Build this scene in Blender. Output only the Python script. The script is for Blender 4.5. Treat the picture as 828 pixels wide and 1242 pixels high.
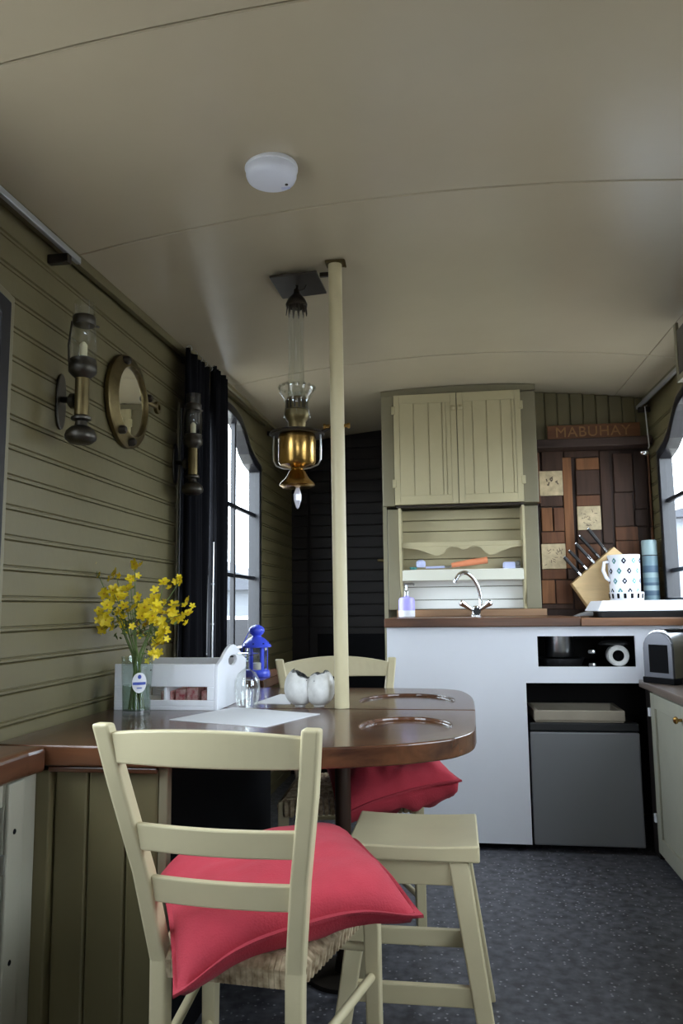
import bpy, bmesh, math, random
from mathutils import Vector, Matrix, noise
PI = math.pi
rnd = random.Random(7)
for o in list(bpy.data.objects): bpy.data.objects.remove(o)
SC = bpy.context.scene
COL = SC.collection

# ---------------------------------------------------------------- camera
FPX = 931.0
EYE = Vector((0, 0, 1.07))
_y, _p, _r = math.radians(8.285), math.radians(7.097), math.radians(-.619)
CF = Vector((-math.sin(_y) * math.cos(_p), math.cos(_y) * math.cos(_p), math.sin(_p)))
_R0 = Vector((math.cos(_y), math.sin(_y), 0)); _U0 = _R0.cross(CF)
CR = math.cos(_r) * _R0 + math.sin(_r) * _U0
CU = -math.sin(_r) * _R0 + math.cos(_r) * _U0
cam = bpy.data.cameras.new('camera'); cam.sensor_fit = 'VERTICAL'; cam.sensor_height = 36
cam.sensor_width = 24; cam.lens = FPX / 1242 * 36; cam.clip_start = .02; cam.clip_end = 300
camo = bpy.data.objects.new('camera', cam); COL.objects.link(camo)
camo.matrix_world = Matrix(((CR.x, CU.x, -CF.x, EYE.x), (CR.y, CU.y, -CF.y, EYE.y), (CR.z, CU.z, -CF.z, EYE.z), (0, 0, 0, 1)))
SC.camera = camo

def at(px, py, ax, v):
    """photo pixel -> point where its ray meets the plane  ax = v"""
    d = CF + CR * ((px - 414) / FPX) - CU * ((py - 621) / FPX)
    i = 'xyz'.index(ax)
    return EYE + d * ((v - EYE[i]) / d[i])

# ---------------------------------------------------------------- daylight and exposure
W = bpy.data.worlds.new('overcast_sky'); SC.world = W; W.use_nodes = True
bg = W.node_tree.nodes['Background']
bg.inputs[0].default_value = (.80, .90, 1.0, 1); bg.inputs[1].default_value = 12.5
vs = SC.view_settings; vs.view_transform = 'Standard'; vs.look = 'None'; vs.gamma = 1; vs.use_curve_mapping = False
vs.exposure = 0.0

# ---------------------------------------------------------------- helpers
MATS = {}
def mat(name, col, rough=.5, metal=0., var=0., vscale=6., bump=0., bscale=40., spec=.5, coat=0., sheen=0., stretch=(1, 1, 1), col2=None):
    m = bpy.data.materials.new(name); m.use_nodes = True; MATS[name] = m
    nt = m.node_tree; b = nt.nodes['Principled BSDF']
    b.inputs['Base Color'].default_value = (*col, 1); b.inputs['Roughness'].default_value = rough
    b.inputs['Metallic'].default_value = metal; b.inputs['Specular IOR Level'].default_value = spec
    b.inputs['Coat Weight'].default_value = coat; b.inputs['Coat Roughness'].default_value = .15
    b.inputs['Sheen Weight'].default_value = sheen
    if var or bump or col2:
        tc = nt.nodes.new('ShaderNodeTexCoord'); mp = nt.nodes.new('ShaderNodeMapping')
        mp.inputs['Scale'].default_value = stretch; nt.links.new(tc.outputs['Object'], mp.inputs[0])
    if var or col2:
        n = nt.nodes.new('ShaderNodeTexNoise'); n.inputs['Scale'].default_value = vscale; n.inputs['Detail'].default_value = 5
        n.inputs['Roughness'].default_value = .6
        nt.links.new(mp.outputs[0], n.inputs['Vector'])
        cr = nt.nodes.new('ShaderNodeValToRGB'); cr.color_ramp.elements[0].position = .3; cr.color_ramp.elements[1].position = .7
        c2 = col2 if col2 else tuple(min(1, c * (1 + var)) for c in col)
        c1 = col if col2 else tuple(c * (1 - var) for c in col)
        cr.color_ramp.elements[0].color = (*c1, 1); cr.color_ramp.elements[1].color = (*c2, 1)
        nt.links.new(n.outputs[0], cr.inputs[0]); nt.links.new(cr.outputs[0], b.inputs['Base Color'])
    if bump:
        n2 = nt.nodes.new('ShaderNodeTexNoise'); n2.inputs['Scale'].default_value = bscale; n2.inputs['Detail'].default_value = 3
        nt.links.new(mp.outputs[0], n2.inputs['Vector'])
        bp = nt.nodes.new('ShaderNodeBump'); bp.inputs['Strength'].default_value = bump; bp.inputs['Distance'].default_value = .01
        nt.links.new(n2.outputs[0], bp.inputs['Height']); nt.links.new(bp.outputs[0], b.inputs['Normal'])
    return m

def glass_mat(name, tint=(1, 1, 1), gloss=.9, base=.03, thin=False):
    m = bpy.data.materials.new(name); m.use_nodes = True; MATS[name] = m
    nt = m.node_tree; nt.nodes.remove(nt.nodes['Principled BSDF']); out = nt.nodes['Material Output']
    t = nt.nodes.new('ShaderNodeBsdfTransparent'); t.inputs[0].default_value = (*tint, 1)
    g = nt.nodes.new('ShaderNodeBsdfGlossy'); g.inputs['Roughness'].default_value = .03; g.inputs[0].default_value = (gloss, gloss, gloss, 1)
    f = nt.nodes.new('ShaderNodeFresnel'); f.inputs[0].default_value = 1.5 if not thin else 1.18
    a = nt.nodes.new('ShaderNodeMath'); a.operation = 'ADD'; a.use_clamp = True; a.inputs[1].default_value = base
    x = nt.nodes.new('ShaderNodeMixShader')
    ge = nt.nodes.new('ShaderNodeNewGeometry'); iv = nt.nodes.new('ShaderNodeMath'); iv.operation = 'SUBTRACT'; iv.inputs[0].default_value = 1
    mu = nt.nodes.new('ShaderNodeMath'); mu.operation = 'MULTIPLY'          # reflect at the outer face only
    
    if not thin: nt.links.new(ge.outputs['Backfacing'], iv.inputs[1])
    else: iv.inputs[1].default_value = 0
    nt.links.new(f.outputs[0], a.inputs[0])
    nt.links.new(a.outputs[0], mu.inputs[0]); nt.links.new(iv.outputs[0], mu.inputs[1])
    mn = nt.nodes.new('ShaderNodeMath'); mn.operation = 'MINIMUM'; mn.inputs[1].default_value = .42 if thin else 1
    nt.links.new(mu.outputs[0], mn.inputs[0]); nt.links.new(mn.outputs[0], x.inputs[0])
    nt.links.new(t.outputs[0], x.inputs[1]); nt.links.new(g.outputs[0], x.inputs[2]); nt.links.new(x.outputs[0], out.inputs[0])
    return m

PM = {}                                             # parent object -> world matrix, so parts can be given in world coordinates
def tag(o, label=None, cat=None, group=None, kind=None):
    if label: o['label'] = label
    if cat: o['category'] = cat
    if group: o['group'] = group
    if kind: o['kind'] = kind
    return o
def thing(name, label, cat, loc=(0, 0, 0), rotz=0., group=None, kind=None):
    o = bpy.data.objects.new(name, None); COL.objects.link(o); o.empty_display_size = .05
    o.location = loc; o.rotation_euler = (0, 0, rotz)
    PM[o.name] = Matrix.Translation(Vector(loc)) @ Matrix.Rotation(rotz, 4, 'Z')
    return tag(o, label, cat, group, kind)

class G:
    """collects shapes, then makes ONE mesh object"""
    def __init__(s): s.bm = bmesh.new()
    def vs(s, pts): return [s.bm.verts.new(p) for p in pts]
    def face(s, vv):
        try: return s.bm.faces.new(vv)
        except ValueError: return None
    def hexa(s, p):                                 # 8 corners: bottom loop, top loop
        v = s.vs(p)
        for f in ((3, 2, 1, 0), (4, 5, 6, 7), (0, 1, 5, 4), (1, 2, 6, 5), (2, 3, 7, 6), (3, 0, 4, 7)): s.face([v[i] for i in f])
        return s
    def box(s, x0, x1, y0, y1, z0, z1):
        return s.hexa([(x0, y0, z0), (x1, y0, z0), (x1, y1, z0), (x0, y1, z0), (x0, y0, z1), (x1, y0, z1), (x1, y1, z1), (x0, y1, z1)])
    def bar(s, a, b, w, h, up=(0, 0, 1), w2=None, h2=None):     # rectangular bar between two points
        a, b = Vector(a), Vector(b); d = (b - a).normalized(); up = Vector(up)
        sx = d.cross(up)
        if sx.length < 1e-4: sx = d.cross(Vector((0, 1, 0)))
        sx.normalize(); sy = sx.cross(d)
        w2 = w if w2 is None else w2; h2 = h if h2 is None else h2
        q = lambda c, ww, hh: [c + sx * (i * ww / 2) + sy * (j * hh / 2) for i, j in ((-1, -1), (1, -1), (1, 1), (-1, 1))]
        return s.hexa(q(a, w, h) + q(b, w2, h2))
    def prism(s, pts, ax, d0, d1):                  # polygon in the other two axes, extruded along ax
        def mk(p, d):
            return {'x': (d, p[0], p[1]), 'y': (p[0], d, p[1]), 'z': (p[0], p[1], d)}[ax]
        a = s.vs([mk(p, d0) for p in pts]); b = s.vs([mk(p, d1) for p in pts]); n = len(pts)
        s.face(a[::-1]); s.face(b)
        for i in range(n): s.face([a[i], a[(i + 1) % n], b[(i + 1) % n], b[i]])
        return s
    def ring(s, outer, inner, ax, d0, d1, closed=True):  # frame between two matching outlines
        def mk(p, d):
            return {'x': (d, p[0], p[1]), 'y': (p[0], d, p[1]), 'z': (p[0], p[1], d)}[ax]
        oa = s.vs([mk(p, d0) for p in outer]); ob = s.vs([mk(p, d1) for p in outer])
        ia = s.vs([mk(p, d0) for p in inner]); ib = s.vs([mk(p, d1) for p in inner]); n = len(outer)
        for i in range(n if closed else n - 1):
            j = (i + 1) % n
            s.face([oa[i], oa[j], ob[j], ob[i]]); s.face([ia[j], ia[i], ib[i], ib[j]])
            s.face([oa[j], oa[i], ia[i], ia[j]]); s.face([ob[i], ob[j], ib[j], ib[i]])
        return s
    def lathe(s, prof, c=(0, 0, 0), seg=24, axis='z', ry=1.):   # prof: (radius, height) pairs
        c = Vector(c); rings = []
        for r, h in prof:
            if r < 1e-5: rr = [(0, 0, h)]
            else: rr = [(r * math.cos(2 * PI * k / seg), ry * r * math.sin(2 * PI * k / seg), h) for k in range(seg)]
            if axis == 'x': rr = [(z, x, y) for x, y, z in rr]
            if axis == 'y': rr = [(y, z, x) for x, y, z in rr]
            rings.append(s.vs([c + Vector(p) for p in rr]))
        for a, b in zip(rings, rings[1:]):
            for k in range(seg):
                l = (k + 1) % seg
                if len(a) == 1 and len(b) == 1: continue
                if len(a) == 1: s.face([a[0], b[l], b[k]])
                elif len(b) == 1: s.face([a[k], a[l], b[0]])
                else: s.face([a[k], a[l], b[l], b[k]])
        for e, rev in ((rings[0], True), (rings[-1], False)):
            pass
        return s
    def tube(s, pts, r, seg=10, cap=True):
        pts = [Vector(p) for p in pts]; n = len(pts); rr = r if isinstance(r, (list, tuple)) else [r] * n
        prev = None; rings = []
        for i, p in enumerate(pts):
            d = (pts[min(i + 1, n - 1)] - pts[max(i - 1, 0)]).normalized()
            if prev is None:
                u = d.cross(Vector((0, 0, 1)))
                if u.length < 1e-3: u = d.cross(Vector((1, 0, 0)))
            else: u = prev - d * prev.dot(d)
            u.normalize(); prev = u; w = d.cross(u)
            rings.append(s.vs([p + (u * math.cos(2 * PI * k / seg) + w * math.sin(2 * PI * k / seg)) * rr[i] for k in range(seg)]))
        for a, b in zip(rings, rings[1:]):
            for k in range(seg): s.face([a[k], a[(k + 1) % seg], b[(k + 1) % seg], b[k]])
        if cap: s.face(rings[0][::-1]); s.face(rings[-1])
        return s
    def grid(s, fn, nu, nv, close_u=False):
        vv = [[s.bm.verts.new(fn(i / nu, j / nv)) for j in range(nv + 1)] for i in range(nu + (0 if close_u else 1))]
        n = len(vv)
        for i in range(nu):
            for j in range(nv): s.face([vv[i][j], vv[(i + 1) % n][j], vv[(i + 1) % n][j + 1], vv[i][j + 1]])
        return s
    def make(s, name, m, parent=None, smooth=False, bevel=0., seg=2, local=False, solid=0., sub=0, auto=None):
        bm = s.bm
        if parent is not None and not local and parent.name in PM:
            bmesh.ops.transform(bm, matrix=PM[parent.name].inverted(), verts=bm.verts)
        bmesh.ops.recalc_face_normals(bm, faces=bm.faces)
        if smooth:
            for f in bm.faces: f.smooth = True
            for e in bm.edges:
                if len(e.link_faces) == 2 and e.calc_face_angle(0) > math.radians(auto or 40): e.smooth = False
        me = bpy.data.meshes.new(name); bm.to_mesh(me); bm.free()
        me.materials.append(MATS[m] if isinstance(m, str) else m)
        o = bpy.data.objects.new(name, me); COL.objects.link(o)
        if parent is not None:
            o.parent = parent; PM[o.name] = PM.get(parent.name, Matrix())
        else: PM[o.name] = Matrix()
        if solid:
            md = o.modifiers.new('solid', 'SOLIDIFY'); md.thickness = solid; md.offset = 0
        if bevel:
            md = o.modifiers.new('bevel', 'BEVEL'); md.width = bevel; md.segments = seg; md.limit_method = 'ANGLE'; md.angle_limit = math.radians(35)
        if sub:
            md = o.modifiers.new('sub', 'SUBSURF'); md.levels = sub; md.render_levels = sub
        return o
def bx(name, m, parent, x0, x1, y0, y1, z0, z1, bevel=.002, **k):
    return G().box(x0, x1, y0, y1, z0, z1).make(name, m, parent, bevel=bevel, **k)
def bool_cut(o, cutter):
    md = o.modifiers.new('cut', 'BOOLEAN'); md.object = cutter; md.operation = 'DIFFERENCE'; md.solver = 'EXACT'
    bpy.context.view_layer.update()
    me = bpy.data.meshes.new_from_object(o.evaluated_get(bpy.context.evaluated_depsgraph_get()))
    o.modifiers.remove(md); o.data = me
    bpy.data.objects.remove(cutter)
def text_mesh(body, size, depth):
    cu = bpy.data.curves.new('letters', 'FONT'); cu.body = body; cu.size = size; cu.extrude = depth
    cu.space_character = 1.08; cu.align_x = 'CENTER'; cu.align_y = 'CENTER'
    t = bpy.data.objects.new('letters', cu); COL.objects.link(t); bpy.context.view_layer.update()
    me = bpy.data.meshes.new_from_object(t.evaluated_get(bpy.context.evaluated_depsgraph_get()))
    bpy.data.objects.remove(t); return me

# ---------------------------------------------------------------- materials
mat('cream_paint', (.58, .505, .315), .42, var=.05, vscale=5, bump=.05, bscale=25)
mat('cabinet_cream', (.43, .375, .225), .45, var=.05, vscale=5, bump=.05, bscale=25)
mat('olive_paint', (.132, .111, .053), .42, var=.06, vscale=4, bump=.06, bscale=30)
mat('sage_paint', (.33, .32, .25), .5, var=.06, vscale=5)
mat('unit_olive', (.19, .168, .105), .45, var=.06, vscale=5)
mat('ceiling_paint', (.46, .395, .285), .24, var=.04, vscale=1.5, bump=.12, bscale=2.2)
mat('white_paint', (.86, .875, .94), .45, var=.02, vscale=3)
mat('splash_white', (.88, .88, .84), .4)
mat('lip_white', (.66, .65, .55), .45)
mat('black_paint', (.012, .012, .016), .3)
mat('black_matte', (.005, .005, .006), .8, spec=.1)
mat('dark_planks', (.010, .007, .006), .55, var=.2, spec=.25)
mat('curtain_cloth', (.006, .006, .008), .95, spec=.1)
mat('brass', (.46, .28, .085), .24, 1., var=.12, vscale=14, bump=.03)
mat('old_brass', (.15, .115, .055), .45, 1., var=.25, vscale=18)
mat('dark_bronze', (.045, .036, .028), .45, .6, var=.2)
mat('pewter', (.075, .068, .058), .42, 1., var=.2, vscale=16)
mat('chrome', (.75, .76, .78), .08, 1.)
mat('steel', (.55, .56, .58), .28, 1.)
mat('rail_metal', (.42, .43, .45), .4, .7)
mat('fridge_grey', (.215, .217, .228), .45, .3, bump=.01, bscale=200)
mat('toaster_end', (.13, .13, .145), .35, .8)
mat('rubber', (.01, .01, .011), .55)
mat('red_cloth', (.47, .033, .055), .85, var=.10, vscale=9, bump=.2, bscale=260, sheen=.04)
mat('red_seam', (.42, .036, .056), .85, bump=.25, bscale=260)
mat('tile_cream', (.46, .36, .21), .4, var=.25, vscale=30)
mat('tile_ink', (.09, .06, .035), .5)
mat('flower_yellow', (.78, .60, .015), .55, var=.12, vscale=30)
mat('flower_core', (.55, .30, .01), .7)
mat('stem_green', (.11, .17, .045), .6, var=.25, vscale=20)
mat('stem_brown', (.10, .07, .035), .7)
mat('paper', (.80, .81, .85), .6)
mat('lantern_blue', (.06, .10, .80), .3)
mat('candle_wax', (.85, .78, .55), .45)
mat('egg_white', (.68, .67, .65), .35, var=.12, vscale=40, bump=.1, bscale=60)
mat('egg_dark', (.03, .03, .032), .6, col2=(.30, .30, .29), vscale=90)
mat('plastic_white', (.74, .75, .80), .4)
mat('lilac_soap', (.40, .36, .80), .3)
mat('orange_plastic', (.72, .25, .12), .5)
mat('pale_blue', (.48, .52, .75), .6)
mat('teal', (.05, .22, .20), .5)
mat('beech', (.58, .40, .19), .45, var=.12, vscale=6, stretch=(1, 1, 8))
mat('thermos_light', (.22, .30, .31), .45)
mat('thermos_dark', (.045, .085, .13), .45)
mat('thermos_mid', (.12, .19, .22), .45)
mat('label_blue', (.05, .09, .42), .5)
mat('tray_beige', (.36, .31, .24), .5, var=.1)
mat('napkin_red', (.40, .04, .06), .8, col2=(.7, .55, .5), vscale=60)
mat('crystal', (.80, .80, .95), .12, spec=1., coat=.6)
mat('smoke_white', (.72, .74, .84), .45)
mat('house_grey', (.16, .17, .19), .8, var=.1, vscale=1)
mat('house_pale', (.30, .32, .36), .8, var=.1, vscale=1)
mat('roof_slate', (.07, .075, .09), .7)
mat('ground_bounce', (.30, .28, .25), .95, var=.2, vscale=1.5)  # invented pale ground, toned to throw daylight up at the ceiling
mat('leaf_green', (.06, .10, .03), .8, var=.3, vscale=3)
glass_mat('window_glass', (.97, .98, .98), .9, .0)
glass_mat('lamp_glass', (.90, .92, .91), 1., .085, True)
glass_mat('vase_glass', (.90, .94, .92), .9, .05)
glass_mat('water_glass', (.80, .88, .80), .8, .02)
# mirror glass
mat('mirror', (.86, .86, .80), .02, 1.)

def wood(name, c1, c2, rough, axis, coat=0., scale=1., spec=.5):
    m = bpy.data.materials.new(name); m.use_nodes = True; MATS[name] = m
    nt = m.node_tree; b = nt.nodes['Principled BSDF']; b.inputs['Roughness'].default_value = rough
    b.inputs['Coat Weight'].default_value = coat; b.inputs['Coat Roughness'].default_value = .12; b.inputs['Specular IOR Level'].default_value = spec
    tc = nt.nodes.new('ShaderNodeTexCoord'); mp = nt.nodes.new('ShaderNodeMapping'); nt.links.new(tc.outputs['Object'], mp.inputs[0])
    mp.inputs['Scale'].default_value = {'x': (1.2, 14, 14), 'y': (14, 1.2, 14), 'z': (14, 14, 1.2)}[axis]
    n = nt.nodes.new('ShaderNodeTexNoise'); n.inputs['Scale'].default_value = 1.6 * scale; n.inputs['Detail'].default_value = 7; n.inputs['Distortion'].default_value = .6
    nt.links.new(mp.outputs[0], n.inputs['Vector'])
    cr = nt.nodes.new('ShaderNodeValToRGB'); cr.color_ramp.elements[0].position = .32; cr.color_ramp.elements[1].position = .70
    cr.color_ramp.elements[0].color = (*c1, 1); cr.color_ramp.elements[1].color = (*c2, 1)
    nt.links.new(n.outputs[0], cr.inputs[0]); nt.links.new(cr.outputs[0], b.inputs['Base Color'])
    bp = nt.nodes.new('ShaderNodeBump'); bp.inputs['Strength'].default_value = .06; bp.inputs['Distance'].default_value = .005
    nt.links.new(n.outputs[0], bp.inputs['Height']); nt.links.new(bp.outputs[0], b.inputs['Normal'])
    return m
wood('table_wood', (.040, .015, .008), (.125, .048, .020), .26, 'x', .35)
wood('ledge_wood', (.045, .017, .009), (.13, .052, .024), .3, 'y', .3)
wood('worktop_wood', (.07, .028, .014), (.17, .070, .032), .35, 'x', .1)
wood('worktop_light', (.17, .075, .035), (.33, .16, .08), .35, 'x', .1)
wood('upstand_wood', (.22, .12, .06), (.36, .21, .11), .4, 'x')
wood('dark_beam', (.025, .014, .011), (.06, .036, .028), .6, 'x', spec=.25)
wood('grey_top', (.10, .075, .06), (.22, .17, .14), .3, 'y')
wood('leg_dark', (.025, .012, .008), (.06, .028, .016), .4, 'z')
wood('sign_wood', (.13, .045, .016), (.21, .078, .025), .5, 'x')
wood('sign_letter', (.30, .14, .045), (.42, .21, .075), .5, 'x')
for nm, c in (('mosaic_a', (.20, .085, .035)), ('mosaic_b', (.12, .050, .024)), ('mosaic_c', (.055, .028, .018)), ('mosaic_d', (.26, .13, .055)), ('mosaic_e', (.034, .019, .014))):
    wood(nm, tuple(k * .7 for k in c), tuple(k * 1.25 for k in c), .6, 'z', 0., 1.5, .22)

def rush_mat():
    m = bpy.data.materials.new('rush'); m.use_nodes = True; MATS['rush'] = m
    nt = m.node_tree; b = nt.nodes['Principled BSDF']; b.inputs['Roughness'].default_value = .75
    tc = nt.nodes.new('ShaderNodeTexCoord')
    n = nt.nodes.new('ShaderNodeTexNoise'); n.inputs['Scale'].default_value = 60; nt.links.new(tc.outputs['Object'], n.inputs['Vector'])
    cr = nt.nodes.new('ShaderNodeValToRGB'); cr.color_ramp.elements[0].color = (.22, .15, .08, 1); cr.color_ramp.elements[1].color = (.62, .50, .33, 1)
    cr.color_ramp.elements[0].position = .3; cr.color_ramp.elements[1].position = .7
    nt.links.new(n.outputs[0], cr.inputs[0]); nt.links.new(cr.outputs[0], b.inputs['Base Color'])
rush_mat()
def lino():
    m = bpy.data.materials.new('lino'); m.use_nodes = True; MATS['lino'] = m
    nt = m.node_tree; b = nt.nodes['Principled BSDF']; b.inputs['Roughness'].default_value = .5
    tc = nt.nodes.new('ShaderNodeTexCoord')
    v = nt.nodes.new('ShaderNodeTexVoronoi'); v.inputs['Scale'].default_value = 60; nt.links.new(tc.outputs['Object'], v.inputs['Vector'])
    n = nt.nodes.new('ShaderNodeTexNoise'); n.inputs['Scale'].default_value = 30; n.inputs['Detail'].default_value = 6; nt.links.new(tc.outputs['Object'], n.inputs['Vector'])
    r1 = nt.nodes.new('ShaderNodeValToRGB'); r1.color_ramp.elements[0].position = .16; r1.color_ramp.elements[0].color = (1, 1, 1, 1)
    r1.color_ramp.elements[1].position = .26; r1.color_ramp.elements[1].color = (0, 0, 0, 1); nt.links.new(v.outputs['Distance'], r1.inputs[0])
    sp = nt.nodes.new('ShaderNodeSeparateColor'); nt.links.new(v.outputs['Color'], sp.inputs[0])
    gt = nt.nodes.new('ShaderNodeMath'); gt.operation = 'GREATER_THAN'; gt.inputs[1].default_value = .55; nt.links.new(sp.outputs[0], gt.inputs[0])
    mu = nt.nodes.new('ShaderNodeMath'); mu.operation = 'MULTIPLY'; nt.links.new(gt.outputs[0], mu.inputs[0]); nt.links.new(r1.outputs[0], mu.inputs[1])
    r2 = nt.nodes.new('ShaderNodeValToRGB'); r2.color_ramp.elements[0].color = (.045, .045, .052, 1); r2.color_ramp.elements[1].color = (.13, .13, .148, 1)
    r2.color_ramp.elements[0].position = .35; r2.color_ramp.elements[1].position = .7; nt.links.new(n.outputs[0], r2.inputs[0])
    mx = nt.nodes.new('ShaderNodeMix'); mx.data_type = 'RGBA'; nt.links.new(mu.outputs[0], mx.inputs[0]); nt.links.new(r2.outputs[0], mx.inputs[6])
    mx.inputs[7].default_value = (.34, .34, .36, 1); nt.links.new(mx.outputs[2], b.inputs['Base Color'])
lino()

# ================================================================ THE SETTING
XL, XR, YB, YD, YR = -1.085, 1.06, 4.25, 5.05, -1.3      # left/right walls, kitchen back wall, far dark wall, wall behind the camera
def zc(x, y): return 2.201 + .024 * (y - 2) - .0818 * (x - .05) ** 2

tag(bx('floor', 'lino', None, XL - .1, XR + .1, YR - .1, YD + .1, -.05, 0, 0), 'dark grey speckled lino floor', 'floor', kind='structure')

# ceiling: curved backing, then the painted panels with seams between them
def vault(g, x0, x1, y0, y1, lo, hi, n=14, m=6):
    for (off, flip) in ((lo, 0), (hi, 1)):
        pass
    P = lambda a, b, o: (x0 + (x1 - x0) * a, y0 + (y1 - y0) * b, zc(x0 + (x1 - x0) * a, y0 + (y1 - y0) * b) + o)
    A = [[g.bm.verts.new(P(i / n, j / m, lo)) for j in range(m + 1)] for i in range(n + 1)]
    B = [[g.bm.verts.new(P(i / n, j / m, hi)) for j in range(m + 1)] for i in range(n + 1)]
    for i in range(n):
        for j in range(m):
            g.face([A[i][j], A[i][j + 1], A[i + 1][j + 1], A[i + 1][j]]); g.face([B[i][j], B[i + 1][j], B[i + 1][j + 1], B[i][j + 1]])
    for i in range(n):
        g.face([A[i][0], A[i + 1][0], B[i + 1][0], B[i][0]]); g.face([A[i + 1][m], A[i][m], B[i][m], B[i + 1][m]])
    for j in range(m):
        g.face([A[0][j + 1], A[0][j], B[0][j], B[0][j + 1]]); g.face([A[n][j], A[n][j + 1], B[n][j + 1], B[n][j]])
    return g
ceil = vault(G(), XL - .05, XR + .05, YR - .05, YD + .06, .012, .05).make('ceiling', 'ceiling_paint', smooth=True)
tag(ceil, 'low curved cream painted panelled roof lining', 'ceiling', kind='structure')
ys = [YR, 1.255, 2.0, 3.5, YD + .04]; xs = [XL - .02, .89, XR + .02]
for a, b in zip(ys, ys[1:]):
    for c, d in zip(xs, xs[1:]):
        vault(G(), c + .0015, d - .0015, a + .002, b - .002, 0, .012, 14 if d < .9 else 4, 6).make('ceiling_panel', 'ceiling_paint', ceil, smooth=True)
for y in (1.255, 2.0, 3.5):                               # slim bead along each seam
    G().tube([(x, y + .006, zc(x, y + .006) + .0005) for x in [XL + (XR - XL) * k / 24 for k in range(25)]], .0028, 6).make('seam_bead', 'ceiling_paint', ceil, smooth=True)

# arched windows
UZ = [(0, 1.), (.2, .985), (.39, .865), (.52, .60), (.64, .30), (.8, .10), (.965, .02), (1, 0)]
def archz(u, zs, zp):
    u = min(1, abs(u))
    for (a, p), (b, q) in zip(UZ, UZ[1:]):
        if u <= b: return zs + (zp - zs) * (p + (q - p) * (u - a) / (b - a))
    return zs
def outline(yc, hw, z0, zs, zp, off=0., n=28):
    pts = [(yc - hw - off, z0 - off)]
    for k in range(n + 1):
        u = -1 + 2 * k / n
        pts.append((yc + u * (hw + off), archz(u, zs, zp) + off))
    pts.append((yc + hw + off, z0 - off))
    return pts
WINS = {'L': [(1.035, .62, .90, 1.80, 2.01), (3.53, .62, .86, 1.845, 2.045)],
        'R': [(1.50, .60, .95, 1.68, 1.885), (3.42, .60, 1.085, 1.815, 2.02)]}
def opening(side, y):
    for (yc, hw, z0, zs, zp) in WINS[side]:
        if abs(y - yc) < hw: return z0, archz((y - yc) / hw, zs, zp)
    return None
def side_wall(name, side, X, sgn, label):
    g = G(); y = YR; t = .04
    edges = [YR, YD]
    for (yc, hw, *_r) in WINS[side]: edges += [yc + hw * (-1 + 2 * k / 24) for k in range(25)]
    edges.sort()
    xo, xi = X - sgn * t, X
    for a, b in zip(edges, edges[1:]):
        if b - a < 1e-5: continue
        op = opening(side, (a + b) / 2)
        x0, x1 = min(xo, xi), max(xo, xi)
        top = lambda yy: zc(X, yy) + .02
        if op:
            g.box(x0, x1, a, b, 0, op[0])
            oa, ob = opening(side, a + 1e-6), opening(side, b - 1e-6)
            g.hexa([(x0, a, oa[1]), (x1, a, oa[1]), (x1, b, ob[1]), (x0, b, ob[1]), (x0, a, top(a)), (x1, a, top(a)), (x1, b, top(b)), (x0, b, top(b))])
        else:
            g.hexa([(x0, a, 0), (x1, a, 0), (x1, b, 0), (x0, b, 0), (x0, a, top(a)), (x1, a, top(a)), (x1, b, top(b)), (x0, b, top(b))])
    w = g.make(name, 'olive_paint'); tag(w, label, 'wall', kind='structure')
    # boards, each its own piece, with a beaded lower edge
    z = .795 - .0746 * 10; PITCH = .0746
    while z < 2.2:
        z0, z1 = max(z, .02), z + PITCH
        cuts = [YR]
        for (yc, hw, b0, zs, zp) in sorted(WINS[side]):
            if z1 > b0 - .02 and z0 < zp - .012:
                lim = hw
                for k in range(101):
                    u = k / 100
                    if archz(u, zs, zp) < z0 + .02: lim = hw * u; break
                cuts += [yc - lim - .025, yc + lim + .025]
        cuts.append(YD if side == 'L' else YB)
        for a, b in zip(cuts[::2], cuts[1::2]):
            top = min(z1, zc(X, a) - .002)
            if top - z0 < .02 or b - a < .03: continue
            pr = [(0, z0), (.004, z0 + .0005), (.010, z0 + .003), (.010, z0 + .009), (.0065, z0 + .011), (.0065, z0 + .0125), (.012, z0 + .015), (.012, top - .0025), (.008, top - .0002), (0, top)]
            if z1 - z0 < .03: continue
            G().prism([(X + sgn * d, zz) for d, zz in pr], 'y', a, b).make('board', 'olive_paint', w)
        z += PITCH
    return w
wall_left = side_wall('wall_left', 'L', XL, 1, 'olive horizontal boarded wall with wall lamps and porthole mirror')
wall_right = side_wall('wall_right', 'R', XR, -1, 'olive boarded wall beside the hob and toaster')

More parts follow.
